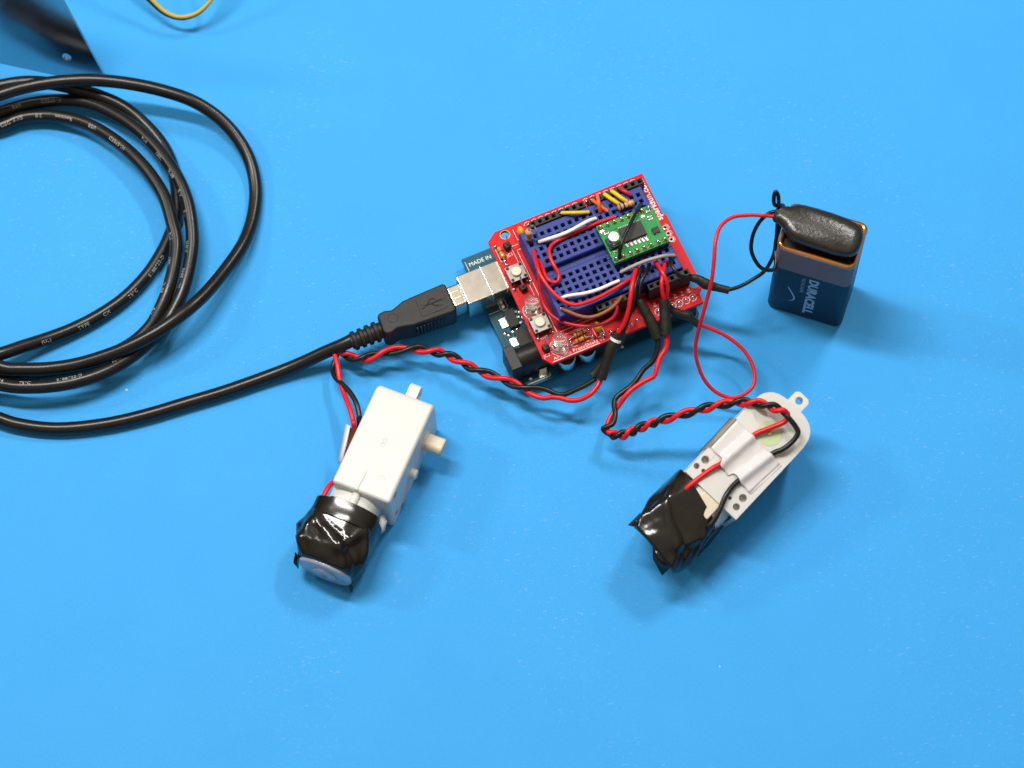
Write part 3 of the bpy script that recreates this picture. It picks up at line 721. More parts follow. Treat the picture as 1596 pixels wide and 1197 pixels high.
# even steps along the cable
acc = [0.0]
for a, b in zip(path, path[1:]): acc.append(acc[-1] + (b - a).length)
def at_len(s):
    import bisect
    i = min(max(bisect.bisect_right(acc, s) - 1, 0), len(path) - 2)
    t = (s - acc[i]) / max(acc[i + 1] - acc[i], 1e-6)
    return path[i].lerp(path[i + 1], t)
step = 1.4
even = [at_len(k * step) for k in range(int(acc[-1] / step) + 1)]
build(MB().tube(even, CR, 22), "sheath", "cable_black", usb)
def near_len(pt, lo=0.0):
    pt = V(pt)
    return min((k for k in range(len(path)) if acc[k] >= lo), key=lambda k: (path[k].xy - pt.xy).length + 2.5 * abs(path[k].z - pt.z))
def on_cable(mb, body, pt, theta, size=1.75):
    """writing centred on the cable point nearest pt, read against the winding, letters up toward the coil's inside"""
    s0 = acc[near_len(pt)]
    vs, fs = text_faces(body, size, align='CENTER', spacing=1.12)
    out = []
    for q in vs:
        s = s0 - q.x
        c = at_len(s); T = (at_len(s - 0.6) - at_len(s + 0.6)).normalized()
        N = V((0, 0, 1)).cross(T).normalized(); Zu = T.cross(N)
        th = theta + (q.y - size * 0.35) / CR
        out.append(c + (Zu * math.cos(th) + N * math.sin(th)) * (CR + 0.03))
    mb.add(out, fs)
mb = MB()
for w, q, th in zip(["HI-SPEED", "USB", "Revision", "2.0", "SHIELDED"], [(-134.2, 96.66, 6.6), (-143.4, 104.1, 6), (-153.7, 108.6, 5.2), (-163.2, 110.6, 4.6), (-173.5, 109.2, 4.2)], [0.45, 0.45, 0.45, 0.5, 0.5]): on_cable(mb, w, q, th)
for w, q in zip(["A/B", "80\u00b0C", "150V", "FT4"], [(-120.1, 30.25, 5.7), (-116.7, 38.35, 7), (-114.7, 48.08, 7.4), (-113.8, 58.34, 7.7)]): on_cable(mb, w, q, 0.75)
for w, q, th in zip(["HI-SPEED", "USB"], [(-158.7, 116.5, 4.6), (-171.3, 114.4, 4.8)], [0.5, 0.4]): on_cable(mb, w, q, th)
for w, q in zip(["FT4", "150V", "80\u00b0C", "A/B", "1/3"], [(-123.5, 96.94, 7.6), (-118.3, 89.68, 8.4), (-114.3, 82.49, 8.7), (-110.9, 74.22, 8.7), (-109.1, 66.97, 8.4)]): on_cable(mb, w, q, 0.75)
for w, q in zip(["AWM", "LL112842"], [(-108.4, 53.75, 7.7), (-110.4, 41.98, 7)]): on_cable(mb, w, q, 0.7)
for w, q, th in zip(["HAUR", "E188722-D", "75\u00b0C", "FT4"], [(-132.3, 11.31, 7.8), (-148.1, 4.92, 8.8), (-163.6, 4.08, 8.6), (-173.2, 5.71, 8.4)], [0.55, 0.45, 0.3, 0.3]): on_cable(mb, w, q, th)
for w, q in zip(["E188722-D", "75\u00b0C", "CM", "TYPE", "(UL)"], [(-122.5, 50.15, 2.4), (-130.5, 40.47, 2.4), (-138.7, 33.63, 2.6), (-146.9, 28.82, 2.8), (-158.8, 23.54, 4)]): on_cable(mb, w, q, -0.75)
build(mb, "sheath_print", "print_grey", usb, flat=True)
# plug body, in the board's frame
def plug_part(mb, name, m, parent=usb, **kw):
    return build(mb.map(S2W), name, m, parent, **kw)
ol = [(-10.6, 32.0), (-10.3, 42.4), (-11.2, 42.9), (-23.0, 42.6), (-26.2, 42.4), (-28.6, 41.5), (-30.6, 40.9), (-33.2, 41.6), (-35.2, 41.5), (-36.0, 40.4), (-36.3, 34.6), (-35.8, 33.4), (-34.0, 32.9), (-31.4, 33.6), (-29.0, 33.2), (-26.2, 32.5), (-12.0, 31.6)]
plug = plug_part(MB().prism(ol, 5.0, 15.5), "plug_body", "overmold_black", bevel=0.8, seg=3)
pn = [(-12.6, 34.4), (-12.2, 40.6), (-13.0, 41.2), (-21.4, 41.3), (-22.0, 40.6), (-22.3, 34.6), (-21.6, 33.9), (-13.2, 33.8)]
plug_part(MB().prism(pn, 15.4, 15.66), "raised_panel", "overmold_black", plug, bevel=0.15)
mb = MB()
def seg3(pts, r): mb.tube([(x, y, 15.7) for x, y in pts], r, 8)
seg3([(-20.6, 37.4), (-13.6, 37.4)], 0.22); seg3([(-18.9, 37.4), (-17.6, 38.9), (-16.0, 38.9)], 0.2); seg3([(-17.6, 37.4), (-16.4, 35.9), (-15.0, 35.9)], 0.2)
mb.lathe([(0.75, -0.1), (0.75, 0.2), (0.6, 0.25)], (-20.6, 37.4, 15.66), n=16)
mb.lathe([(0.5, -0.1), (0.5, 0.2)], (-15.8, 38.9, 15.66), n=14)
mb.box(-15.3, 35.4, 15.6, -14.3, 36.4, 15.88)
mb.prism([(-13.9, 36.7), (-12.7, 37.4), (-13.9, 38.1)], 15.6, 15.88)
plug_part(mb, "embossed_symbol", "overmold_black", plug)
for x, y in ((-25.1, 40.0), (-25.2, 34.6)):
    plug_part(MB().lathe([(0.42, 0), (0.42, 0.03)], (x, y, 15.5), n=14), "mould_pit", "header_black", plug)
mb = MB()
R = [[(-31.4 + r * math.cos(2 * math.pi * k / 24), 37.7 + r * math.sin(2 * math.pi * k / 24), z) for k in range(24)] for r, z in ((1.5, 15.45), (1.6, 15.56), (1.75, 15.45))]
plug_part(mb.rings(R, False, False), "mould_ring", "overmold_black", plug)
for k in range(9):
    x = -15.0 - k * 1.25
    plug_part(MB().box(x - 0.35, 31.55, 7.0, x + 0.35, 32.1 + 0.06 * k, 13.5), "grip_ridge", "overmold_black", plug, bevel=0.15)
    plug_part(MB().box(x - 0.35, 42.55, 7.0, x + 0.35, 43.15, 13.5), "grip_ridge", "overmold_black", plug, bevel=0.15)
for k, x in enumerate((-38.0, -40.6, -43.2, -45.8)):
    plug_part(MB().lathe([(3.3 - 0.08 * k, -0.75), (3.7 - 0.1 * k, -0.5), (3.7 - 0.1 * k, 0.5), (3.3 - 0.08 * k, 0.75)], (x, 37.55 + 0.06 * k, 10.3 - 0.12 * k), axis=(1, 0, 0), n=28), "strain_relief_ring", "overmold_black", plug)
plug_part(MB().tube([(-35.5, 37.5, 10.4), (-47.2, 37.7, 9.8)], [2.9, 2.55], 24), "strain_relief_core", "overmold_black", plug)
mb = MB().box(-10.8, 33.2, 6.4, -5.0, 41.6, 14.3)
sh = plug_part(mb, "plug_shell", "steel", plug, bevel=0.9, seg=2)
plug_part(MB().box(-9.9, 36.2, 14.32, -7.2, 36.6, 14.42).box(-9.9, 38.6, 14.32, -7.2, 39.0, 14.42), "shell_slot", "gold", sh)

# ================================================================== battery
BC, BA = V((103.74, 29.42, 0)), -0.37322
FB = Matrix.Translation(BC * K) @ Matrix.Rotation(BA, 4, 'Z')
bat = thing("nine_volt_battery", "upright 9-volt battery, navy blue with bronze band and copper rim", "battery", None, FB)
def rrect(hx, hy, r, n=6):
    return [(sx * (hx - r) + r * math.cos(a), sy * (hy - r) + r * math.sin(a)) for sx, sy, a0 in ((1, 1, 0), (-1, 1, 90), (-1, -1, 180), (1, -1, 270)) for a in [math.radians(a0 + 90 * k / n) for k in range(n + 1)]]
def shell(levels): return [[(*q, z) for q in rrect(hx, hy, r)] for hx, hy, r, z in levels]
build(MB().rings(shell([(12.4, 7.9, 2.0, 0.0), (13.0, 8.5, 2.4, 0.35), (13.25, 8.75, 2.6, 1.2), (13.25, 8.75, 2.6, 31.9)])), "navy_casing", "battery_navy", bat)
build(MB().rings(shell([(13.25, 8.75, 2.6, 31.9), (13.25, 8.75, 2.6, 44.9)]), False, False), "bronze_band", "battery_bronze", bat)
build(MB().rings(shell([(13.25, 8.75, 2.6, 44.9), (13.38, 8.88, 2.6, 45.3), (13.38, 8.88, 2.6, 45.9), (13.1, 8.6, 2.5, 46.5), (12.6, 8.1, 2.3, 46.75), (12.1, 7.6, 2.0, 46.5), (11.8, 7.3, 1.8, 45.7), (11.8, 7.3, 1.8, 44.6)]), False, False), "copper_rim", "battery_copper", bat)
build(MB().prism(rrect(11.99, 7.49, 1.8), 44.0, 44.7), "top_insulator", "header_black", bat)
for x, r in ((-6.4, 3.6), (6.4, 2.9)):
    build(MB().lathe([(r, 0), (r, 1.5), (r - 0.3, 2.6)], (x, 0.5, 44.7), n=20), "snap_terminal", "tin", bat)
yf = -8.785
mb = MB()
# the writing reads downward, letters up toward +x
text(mb, "DURACELL", 4.35, lambda u, v: (-0.15 + v, yf, 30.2 - u), bold=0.05, spacing=1.02)
n0 = len(mb.v)
us = [q.z for q in mb.v]; sc = 26.0 / (max(us) - min(us)); z0 = max(us)
mb.map(lambda q: (q.x * 1.0 + (30.2 - q.z) * -0.012, q.y, 30.2 - (z0 - q.z) * sc))
text(mb, "PILE ALCALINE", 1.65, lambda u, v: (-2.75 + v, yf, 29.6 - u))
mb2 = MB()
sw = [(-6.9, 20.1), (-5.8, 17.5), (-4.8, 15.2), (-4.3, 13.4), (-4.25, 12.2), (-4.6, 11.2), (-5.2, 10.5), (-5.9, 10.1)]
sp_ = spl([(x, 0, z) for x, z in sw], 5)
for i, (a, b) in enumerate(zip(sp_, sp_[1:])):
    def wd(k): t = k / (len(sp_) - 1); return 0.08 + 0.24 * math.sin(math.pi * min(1, max(0, t * 0.75 + 0.2)))
    d = (b - a).normalized(); nn = V((-d.z, 0, d.x))
    mb2.add([a - nn * wd(i), b - nn * wd(i + 1), b + nn * wd(i + 1), a + nn * wd(i)], [(0, 1, 2, 3)])
mb2.map(lambda q: (q.x, yf, q.z))
mb.add(mb2.v, mb2.f)
build(mb, "printed_lettering", "battery_print", bat, flat=True)

# ================================================================== battery snap connector with its two wires
def B2W(q):
    c, s = math.cos(BA), math.sin(BA)
    return V((BC.x + c * q[0] - s * q[1], BC.y + s * q[0] + c * q[1], q[2]))
snap = thing("battery_connector", "black vinyl snap connector on the battery with red and black wires", "battery connector", None, None, B2W((0, 0, 46.6)))
prof = [(-17.0, 2.3, 0.9, 50.8, 0.6), (-16.4, 2.9, 2.2, 50.8, 0.6), (-14.6, 3.1, 2.2, 50.8, 0.6), (-12.6, 4.0, 2.5, 50.6, 0.3), (-10.6, 5.8, 2.9, 50.4, 0), (-8.5, 6.5, 3.1, 50.4, -0.2), (-4, 6.75, 3.2, 50.4, -0.3), (1, 6.8, 3.2, 50.4, -0.4), (6, 6.6, 3.2, 50.3, -0.6), (9.5, 6.1, 3.1, 50.3, -0.8), (11.4, 5.0, 2.8, 50.2, -0.9), (12.6, 3.4, 2.1, 50.1, -0.9), (13.0, 1.4, 1.1, 50.1, -0.9)]
R = []
for x, hy, hz, zc, yc in prof:
    ring = []
    for k in range(32):
        a = 2 * math.pi * k / 32
        ca, sa = math.cos(a), math.sin(a)
        e = 0.72
        y = yc + hy * math.copysign(abs(ca) ** e, ca); z = zc + hz * math.copysign(abs(sa) ** e, sa)
        w = 0.28 * noise.noise(V((x * 0.35, y * 0.35, z * 0.2))) + 0.14 * noise.noise(V((x * 1.1, y * 1.1, 3)))
        if sa > 0.3: w += 0.38 * math.sin(x * 1.5 + 0.6 * y) * math.exp(-((y - yc + 4.0) / 1.9) ** 2)
        ring.append(B2W((x, y, z + w)))
    R.append(ring)
build(MB().rings(R), "vinyl_cover", "vinyl_black", snap, angle=60)
def wire(parent, name, m, pts, r, n=8, seg=12):
    return build(MB().tube(spl(pts, n), r, seg), name, m, parent)
RB = [(91.95, 33.98, 50.8), (88.76, 34.87, 50.6), (85.09, 35.54, 50.5), (79.37, 35.76, 51), (74.02, 34.88, 51.5), (70.07, 31.75, 51.5), (68.13, 26.73, 51), (67.35, 20.95, 49), (66.41, 15.42, 45.5), (64.97, 11.33, 41), (62.89, 5.99, 35)] + [(61.77, 3.52, 29), (61.2, 1.14, 24.5), (61.65, -1.77, 20), (63.61, -5.3, 14.5), (66.73, -8.17, 10.5), (70.71, -9.95, 8.2), (74.8, -10.47, 7.6), (78.79, -8.75, 7.8), (81.26, -5.61, 8.4), (81.15, -0.25, 9.6), (78.34, 5.17, 11), (73.58, 9.34, 12.5), (68.03, 11.9, 14.5), (63.69, 12.87, 16.2)]
wire(snap, "red_wire", "wire_red", RB, 0.66)
BB = [(92.07, 35.73, 51.2), (89.52, 36.55, 51), (86.3, 36.48, 50), (83.08, 34.61, 47), (81.06, 31.55, 43), (80.85, 28.13, 39), (83.14, 24.8, 35.5), (86.05, 23.66, 34), (88.81, 24.86, 34)] + [B2W(q) for q in ((-14.6, -2.0, 35.0), (-14.8, 2.5, 37.0), (-14.8, 4.5, 43.0), (-15.2, 5.0, 49.0))] + [(88.13, 37.43, 54), (87.66, 38.85, 57), (88.2, 40, 58.5), (89.09, 39.27, 57), (89.35, 37.38, 54), (89.28, 35.04, 48), (89.24, 32.16, 40), (88.6, 29.7, 32), (86.04, 27.27, 26), (82.27, 25.57, 23.5), (77.69, 23.53, 22.5), (73.65, 22.38, 22.5)]
wire(snap, "black_wire", "wire_black", BB, 0.66)
def sleeve(parent, pts, rs, flat=1.0):
    P = spl(pts, 6)
    n = len(P); m = len(rs) - 1
    rad = []
    for i in range(n):
        t = i / (n - 1) * m; k = min(int(t), m - 1)
        rad.append((rs[k] + (rs[k + 1] - rs[k]) * (t - k)) * (1 + 0.06 * noise.noise(P[i] * 0.5)))
    return build(MB().tube(P, rad, 16, flat=flat), "heat_shrink_sleeve", "shrink_black", parent)
sleeve(snap, [(74, 22.26, 22.5), (70.02, 23.35, 22.8), (66.45, 24.38, 23.6), (63.8, 25.77, 24.6), (61.33, 26.25, 25.4)], [1.35, 1.35, 1.9, 1.5, 1.3])
wire(snap, "tinned_lead", "wire_black", [(61.82, 26.05, 25.2), (59.97, 25.87, 26.5), (57.55, 26.01, 28), (55.83, 27.49, 29), (54.84, 30.13, 28.6), (54.78, 32.87, 26.4)], 0.6)
sleeve(snap, [(63.7, 12.58, 16.6), (61.32, 13.91, 18.4), (59.95, 14.82, 19.4), (57.57, 15.22, 20.2), (54.43, 16.29, 21.5), (52.78, 17.61, 23.5)], [1.25, 1.3, 1.7, 1.6, 1.4, 1.2])
wire(snap, "red_lead", "wire_red", [(52.85, 17.44, 23.4), (52.57, 19.12, 25.4), (53.09, 20.91, 28), (52.62, 23.17, 30.6), (51.24, 26.43, 31.2), (49.98, 30.17, 29), (49.51, 32.14, 26.6)], 0.68)

# ================================================================== gear motors
def motor_shell(root, L2W, holes, boxy):
    def P(mb, name, m, parent=root, **kw): return build(mb.map(lambda q: L2W(q)), name, m, parent, **kw)
    T = 20.5
    if boxy:
        end = [(34.7 + 3.4 * math.cos(a), sg * 7.85 + 3.4 * math.sin(a)) for sg, a0 in ((-1, -90), (1, 0)) for a in [math.radians(a0 + k * 15) for k in range(7)]]
    else:
        end = [(30 + 11 * abs(math.cos(a)) ** 0.667, 11.25 * math.copysign(abs(math.sin(a)) ** 0.667, math.sin(a))) for a in [math.radians(-90 + k * 7.5) for k in range(25)]]
    outline = [(0, -11.25)] + end + [(0, 11.25)]
    if boxy:
        P(MB().prism(outline, -T, 0), "gearbox_body", "white_plastic", bevel=1.2, seg=4)
        for x, y in ((7.3, -8.6), (4.4, 8.2), (3.4, -5.5)):
            P(MB().lathe([(1.2, 0), (1.2, 0.04)], (x, y, -T - 0.04), n=16), "dent_shade", "dirty_tape_dent_shade")  # flat disc, its darker colour paints the shade of a dent
    else:
        top = P(curve_plate(outline, [(x, y, r) for x, y, r in holes], -2.4, 0.0), "gearbox_face", "white_plastic", bevel=0.0)
        weld(top)
        b = top.modifiers.new("edge", 'BEVEL'); b.width = 0.5 * K; b.segments = 2; b.limit_method = 'ANGLE'; b.angle_limit = 0.9; b.harden_normals = True
        inn = [(x - 0.03 if x > 1 else x + 0.2, y * 0.997) for x, y in outline]
        core = [(9.6, -inn[1][1] * -1)] if False else [(0.4, -5.9), (9.6, -5.9), (9.6, -11.2)] + inn[1:-1] + [(9.6, 11.2), (9.6, 5.9), (0.4, 5.9)]
        P(MB().prism(core, -T + 2.4, -2.42), "gearbox_body", "white_plastic")
        for s in (-1, 1):
            y0, y1 = sorted((s * 6.0, s * 9.95))
            P(MB().box(0.6, y0, -3.4, 9.5, y1, -2.9), "added_hole_floor", "white_plastic")  # floor added close behind the holes so they look lighter
            y0, y1 = sorted((s * 10.05, s * 11.2))
            P(MB().box(0.15, y0, -T + 2.42, 9.58, y1, -2.43), "side_wall", "white_plastic")
        low = P(curve_plate(outline, [(7.3, -8.6, 1.3), (4.4, 8.2, 1.3)], -T, -T + 2.38), "gearbox_cover", "white_plastic")
        weld(low)
        b = low.modifiers.new("edge", 'BEVEL'); b.width = 0.5 * K; b.segments = 2; b.limit_method = 'ANGLE'; b.angle_limit = 0.9; b.harden_normals = True
    tx, tn = (0, -T / 2) if boxy else (1.8, -6.5)
    tab = P(curve_plate([(38.2 if boxy else 41.1, -2.9), (44.2 + tx, -2.9), (45.2 + tx, -1.9), (45.2 + tx, 1.9), (44.2 + tx, 2.9), (38.2 if boxy else 41.1, 2.9)], [(42.4 + 1.2 * tx, 0, 1.35)], tn - 1.9, tn + 1.9), "mounting_tab", "white_plastic")
    sh = P(MB().lathe([(3.7, 0), (3.7, 0.4)], (28.3, 0, -T), axis=(0, 0, -1), n=24), "shaft_boss", "cream_plastic")
    mb = MB()
    ring = []
    for k in range(28):
        a = 2 * math.pi * k / 28; ring.append((3.0 * math.cos(a), max(-2.5, min(2.5, 3.0 * math.sin(a)))))
    mb.rings([[(28.3 + x * f, y * f, -T - z) for x, y in ring] for f, z in ((1, 0), (1, 6.2), (0.9, 6.6))])
    P(mb, "output_shaft", "cream_plastic", angle=30)
    P(MB().lathe([(1.75, 0), (1.75, 1.8), (1.5, 2.1)], (16.1, 0, -T), axis=(0, 0, -1), n=20), "locating_peg", "white_plastic")
    return P

# --- the motor lying on its side
OL = V((-50.65, -44.35, 0)); ES = V((0.417, 0.909, 0)); EU = V((0.909, -0.417, 0))
def LW(q): return OL + ES * q[0] + EU * (-10.25 - q[2]) + V((0, 0, 1)) * (q[1] + 11.25)
def LU(s, u, z): return OL + ES * s + EU * u + V((0, 0, z))
gm = thing("gear_motor", "white gear motor on its side, shaft pointing right, tape-wrapped end toward the viewer", "gear motor", "white gear motors", None, LU(18, 0, 0))
P = motor_shell(gm, LW, [(7.3, -8.6, 1.3), (4.4, 8.2, 1.3)], True)
# half-round neck and clip
mb = MB()
R = []
for s in (-7.5, 0.6):
    R.append([LU(s, -2.2 + 8.9 * math.copysign(abs(math.cos(a)) ** 0.8, math.cos(a)), 10.2 + 9.4 * math.copysign(abs(math.sin(a)) ** 0.7, math.sin(a))) for a in [2 * math.pi * k / 36 for k in range(36)]])
build(mb.rings(R), "motor_neck", "white_plastic", gm)
build(MB().tube([LU(0.3, -1.5, 19.2), LU(-5.5, -1.5, 19.4)], 1.6, 14), "neck_rib", "white_plastic", gm)
build(MB().tube([LU(-1.2, 7.2, 11), LU(-2.6, 8.3, 10.4), LU(-4.6, 8.4, 8.8), LU(-6.0, 7.6, 7.0)], [0.9, 1.3, 1.4, 1.0], 12), "clip_hook", "white_plastic", gm)
FOLDS = [(0.5, 0.05, 0.22, 0.7), (1.15, -0.06, 0.30, 0.9), (1.75, 0.085, 0.26, 1.0), (2.25, -0.04, 0.35, 0.8), (2.9, 0.06, 0.3, 0.9), (3.8, -0.05, 0.4, 0.6), (5.3, 0.05, 0.4, 0.6), (1.45, 0.13, 0.12, -0.55)]
mb = MB()
def tape_ring(LF, s, cu, cz, hu, hz, amp, seed, e=0.78, n=72):
    ring = []
    for k in range(n):
        a = 2 * math.pi * k / n
        ca, sa = math.cos(a), math.sin(a)
        w1 = noise.noise(V((1.5 * ca, 1.5 * sa, s * 0.10 + seed)))
        f = 1 + amp * 0.55 * w1
        for a0, sl, wd, hh in FOLDS:               # creases running obliquely round the wrap
            dd = ((a - a0 - sl * (s + 15) + math.pi) % (2 * math.pi)) - math.pi
            f += amp * hh * max(0.0, 1 - abs(dd) / wd)
        u = cu + hu * f * math.copysign(abs(ca) ** e, ca); z = cz + hz * f * math.copysign(abs(sa) ** e, sa)
        ring.append(LF(s, u, max(z, 0.15)))
    return ring
def lerp_prof(prof, s):
    for a, b in zip(prof, prof[1:]):
        if a[0] >= s >= b[0]:
            t = (a[0] - s) / (a[0] - b[0]); return [x + (y - x) * t for x, y in zip(a[1:], b[1:])]
    return prof[-1][1:]
#        s      cu    cz    hu    hz   amp
TL = [(-5.0, -3.0, 10.6, 11.6, 10.0, 0.02), (-9.0, -3.2, 10.5, 12.0, 10.2, 0.03), (-10.4, -3.2, 10.4, 12.4, 10.4, 0.05), (-15.0, -3.3, 10.3, 12.6, 10.3, 0.11), (-20.0, -3.0, 10.0, 11.8, 10.0, 0.11), (-23.5, -2.7, 9.6, 10.4, 9.2, 0.07), (-25.0, -2.6, 9.4, 9.6, 8.6, 0.05), (-25.2, -2.6, 9.4, 8.6, 7.8, 0.03)]
R = []
k = 0
s = -5.0
while s >= -25.2:
    cu, cz, hu, hz, amp = lerp_prof(TL, s)
    R.append(tape_ring(LU, s, cu, cz, hu, hz, amp, 4.0)); s -= 0.45
R.append(tape_ring(LU, -25.2, -2.6, 9.4, 8.4, 7.6, 0.02, 4.0))
tape = build(mb.rings(R), "black_tape_wrap", "tape_black", gm, angle=50)
# square-cut upper band of tape standing proud, with a stepped end
R = []
for s in (-4.0, -4.05, -5.0, -6.0, -7.0, -8.0, -9.0, -10.2, -10.3):
    ring = []
    for k in range(40):
        a = math.radians(-20 + 170 * k / 39)
        hu, hz = 11.9 * (1 + 0.012 * noise.noise(V((k * 0.21, s * 0.5, 1)))), 10.55 * (1 + 0.016 * noise.noise(V((k * 0.17, s * 0.4, 5))))
        f = 1.0 if s > -10.25 else 0.985
        ss = s - (1.6 if k < 12 else (0.5 if k > 30 else 0)) * (1 if s > -6 else 0)
        ring.append(LU(ss, -3.0 + hu * f * math.copysign(abs(math.cos(a)) ** 0.78, math.cos(a)), 10.6 + hz * f * math.copysign(abs(math.sin(a)) ** 0.78, math.sin(a))))
    R.append(ring)
mb = MB()
n = 40
mb.add([q for r in R for q in r], [(i * n + j, i * n + j + 1, (i + 1) * n + j + 1, (i + 1) * n + j) for i in range(len(R) - 1) for j in range(n - 1)])
tp = build(mb, "tape_band", "tape_black", tape, angle=50)
so = tp.modifiers.new("thickness", 'SOLIDIFY'); so.thickness = 0.22 * K; so.offset = 1
# loose tape ends
for (pts, nm) in (([(-24.0, -13.5, 13), (-27.0, -13.0, 11.0), (-26.5, -12.2, 4.5), (-23.0, -13.2, 5.0)], 0), ([(-25.0, 6.0, 6.5), (-27.0, 6.8, 5.2), (-26.4, 6.9, 1.0), (-24.5, 6.6, 1.4)], 1)):
    q = [LU(*p) for p in pts]
    fl = build(MB().add(q, [(0, 1, 2, 3)]), "loose_tape_end", "tape_black", tape)
    so = fl.modifiers.new("thickness", 'SOLIDIFY'); so.thickness = 0.2 * K
# end cap
mb = MB()
def capring(s, f): return [LU(s, -2.5 + 9.6 * f * math.copysign(abs(math.cos(a)) ** 0.85, math.cos(a)), 9.4 + 7.7 * f * math.copysign(abs(math.sin(a)) ** 0.75, math.sin(a))) for a in [2 * math.pi * k / 44 for k in range(44)]]
mb.rings([capring(-23.5, 0.97), capring(-25.3, 0.97), capring(-25.9, 0.92), capring(-26.1, 0.86), capring(-26.1, 0.5)])
cap = build(mb, "end_cap", "lilac_plastic", gm, angle=30)
build(MB().lathe([(4.3, 0), (4.3, 0.5), (3.9, 0.8), (1.5, 0.85)], LU(-26.05, -2.3, 9.4), axis=-ES, n=28), "bearing_boss", "lilac_plastic", cap)
build(MB().lathe([(1.2, 0), (1.2, 0.9), (1.0, 1.0)], LU(-26.1, -2.3, 9.4), axis=-ES, n=18), "shaft_end", "battery_copper", cap)
# moulded letters on the upper side, flat; grey paints in their relief shading
mb = MB()
text(mb, "/30/", 2.6, lambda u, v: LU(17 + u * 0.95, 1.0 - v, 22.52))
text(mb, "T1", 2.2, lambda u, v: LU(6.5 + v, 3.5 + u, 22.52))
build(mb, "moulded_letters", mat("relief_shade_grey", (0.46, 0.455, 0.43), 0.5), gm, flat=True)
build(MB().tube([LU(0.3, -1.6, 22.25), LU(5.0, -1.3, 22.32), LU(10.5, -0.9, 22.15)], [0.5, 0.45, 0.2], 10), "moulded_ridge", "white_plastic", gm)
# strip of white tape on the far wall, with a dark gap
fl = build(MB().add([LU(22.9, -15.7, 15), LU(22.4, -14.0, 15.5), LU(16.0, -12.6, 15), LU(11.0, -12.0, 13), LU(10.0, -13.3, 12), LU(13.0, -13.9, 12.5)], [(0, 1, 2, 3, 4, 5)]), "side_tape_strip", "white_tape", gm)
so = fl.modifiers.new("thickness", 'SOLIDIFY'); so.thickness = 0.25 * K
fl = build(MB().add([LU(22.2, -14.2, 14.6), LU(22.2, -10.6, 16.4), LU(10.6, -10.6, 15.4), LU(10.6, -12.2, 12.2)], [(0, 1, 2, 3)]), "tape_underside", "band_brown", fl)
so = fl.modifiers.new("thickness", 'SOLIDIFY'); so.thickness = 0.25 * K

def twisted(parent, A, B, cross, a=0.92, r=0.88, hand=1, pre_a=(), post_a=(), pre_b=(), post_b=(), mats=("wire_red", "wire_black"), names=("red_wire", "black_wire")):
    """two wires wound round each other; cross = [(x,y,z, 'A' or 'B' on top)], one crossing after another"""
    C = [V(q[:3]) for q in cross]
    sub = 8
    cl = spl(cross, sub)
    ph0 = math.pi / 2 if cross[0][3] == 'A' else -math.pi / 2
    pa, pb = [], []
    for i, c in enumerate(cl):
        t = (cl[min(i + 1, len(cl) - 1)] - cl[max(i - 1, 0)]).normalized()
        lat = V((0, 0, 1)).cross(t).normalized(); upv = t.cross(lat)
        ph = ph0 + hand * math.pi * i / sub
        o = upv * (a * math.sin(ph)) + lat * (a * 1.05 * math.cos(ph))
        pa.append(c + o); pb.append(c - o)
    def join(pre, mid, post):
        out = []
        if pre: out += spl(list(pre) + [mid[0], mid[3]], 8)[:-9]
        out += mid
        if post: out += spl([mid[-4], mid[-1]] + list(post), 8)[9:]
        return out
    for nm, m, pre, mid, post in ((names[0], mats[0], pre_a, pa, post_a), (names[1], mats[1], pre_b, pb, post_b)):
        build(MB().tube(join(pre, mid, post), r, 12), nm, m, parent)

LX = [(4.18, -5.63, 11.5, 'B'), (-2.95, -1.49, 10.5, 'A')] + [(-10.54, 2.32, 9.5, 'B'), (-15.98, 5.58, 9.2, 'A'), (-21.39, 9.16, 9, 'B'), (-26.53, 10.54, 9, 'A'), (-33.34, 11.94, 9, 'B'), (-42.79, 10.95, 9, 'A'), (-50.44, 9.32, 8, 'B'), (-56.32, 11.76, 6.5, 'A')]
twisted(gm, None, None, LX, hand=-1,
    pre_a=[(29.87, -3.57, 12.5), (28.27, -6.34, 12), (25.58, -8.89, 11.5), (22.12, -10.46, 11.5), (18.97, -10.53, 11.5), (15.87, -9.54, 11.5), (13.47, -9.12, 11.5), (10.08, -9.4, 11.8), (6.98, -8.12, 11.6)],
    pre_b=[(28.07, -3.06, 11.5), (24.8, -5.17, 11.5), (20.84, -6.94, 11.5), (17.63, -8.26, 11.5), (14.96, -8.26, 11.8), (11.65, -6.7, 12.2), (8.3, -5.78, 12.4)],
    post_a=[(-58.93, 12.27, 7.5), (-59.51, 11.56, 8), (-58.58, 7.17, 8.5), (-57.9, 2.01, 8.5), (-56.31, -4.1, 9.5), (-54.5, -9.88, 11), (-53.37, -14.68, 11.5)] + [(-53.21, -16.21, 12)] + [LU(20, -11.9, 6), LU(8, -11.9, 6)] + [(-61.4, -36.86, 11), (-64.17, -42.49, 12.4), (-65.92, -44.89, 11)],
    post_b=[(-57.73, 12.65, 6.5), (-58.23, 13.83, 6), (-59.5, 10.37, 6), (-60.39, 6.8, 6), (-59.28, 2.92, 7.5), (-56.59, -0.62, 9.5), (-53.95, -4.59, 11), (-52.08, -8.9, 12), (-51.22, -13.47, 12)] + [(-51.41, -13.72, 12)] + [LU(22, -11.8, 9.0), LU(8, -11.8, 4), LU(-4, -11.8, 5)])
sleeve(gm, [(29.81, -3.81, 13), (31.33, -0.46, 15.5), (33.48, 3.92, 19), (36.02, 8.53, 22.4)], [1.75, 1.8, 1.9, 1.6])
sleeve(gm, [(27.55, -1.98, 12), (30.01, 0.26, 14), (34.12, 4.26, 17.2), (36.37, 6.63, 19.4), (37.73, 8.59, 21.6)], [1.75, 1.5, 1.5, 1.5, 1.3])
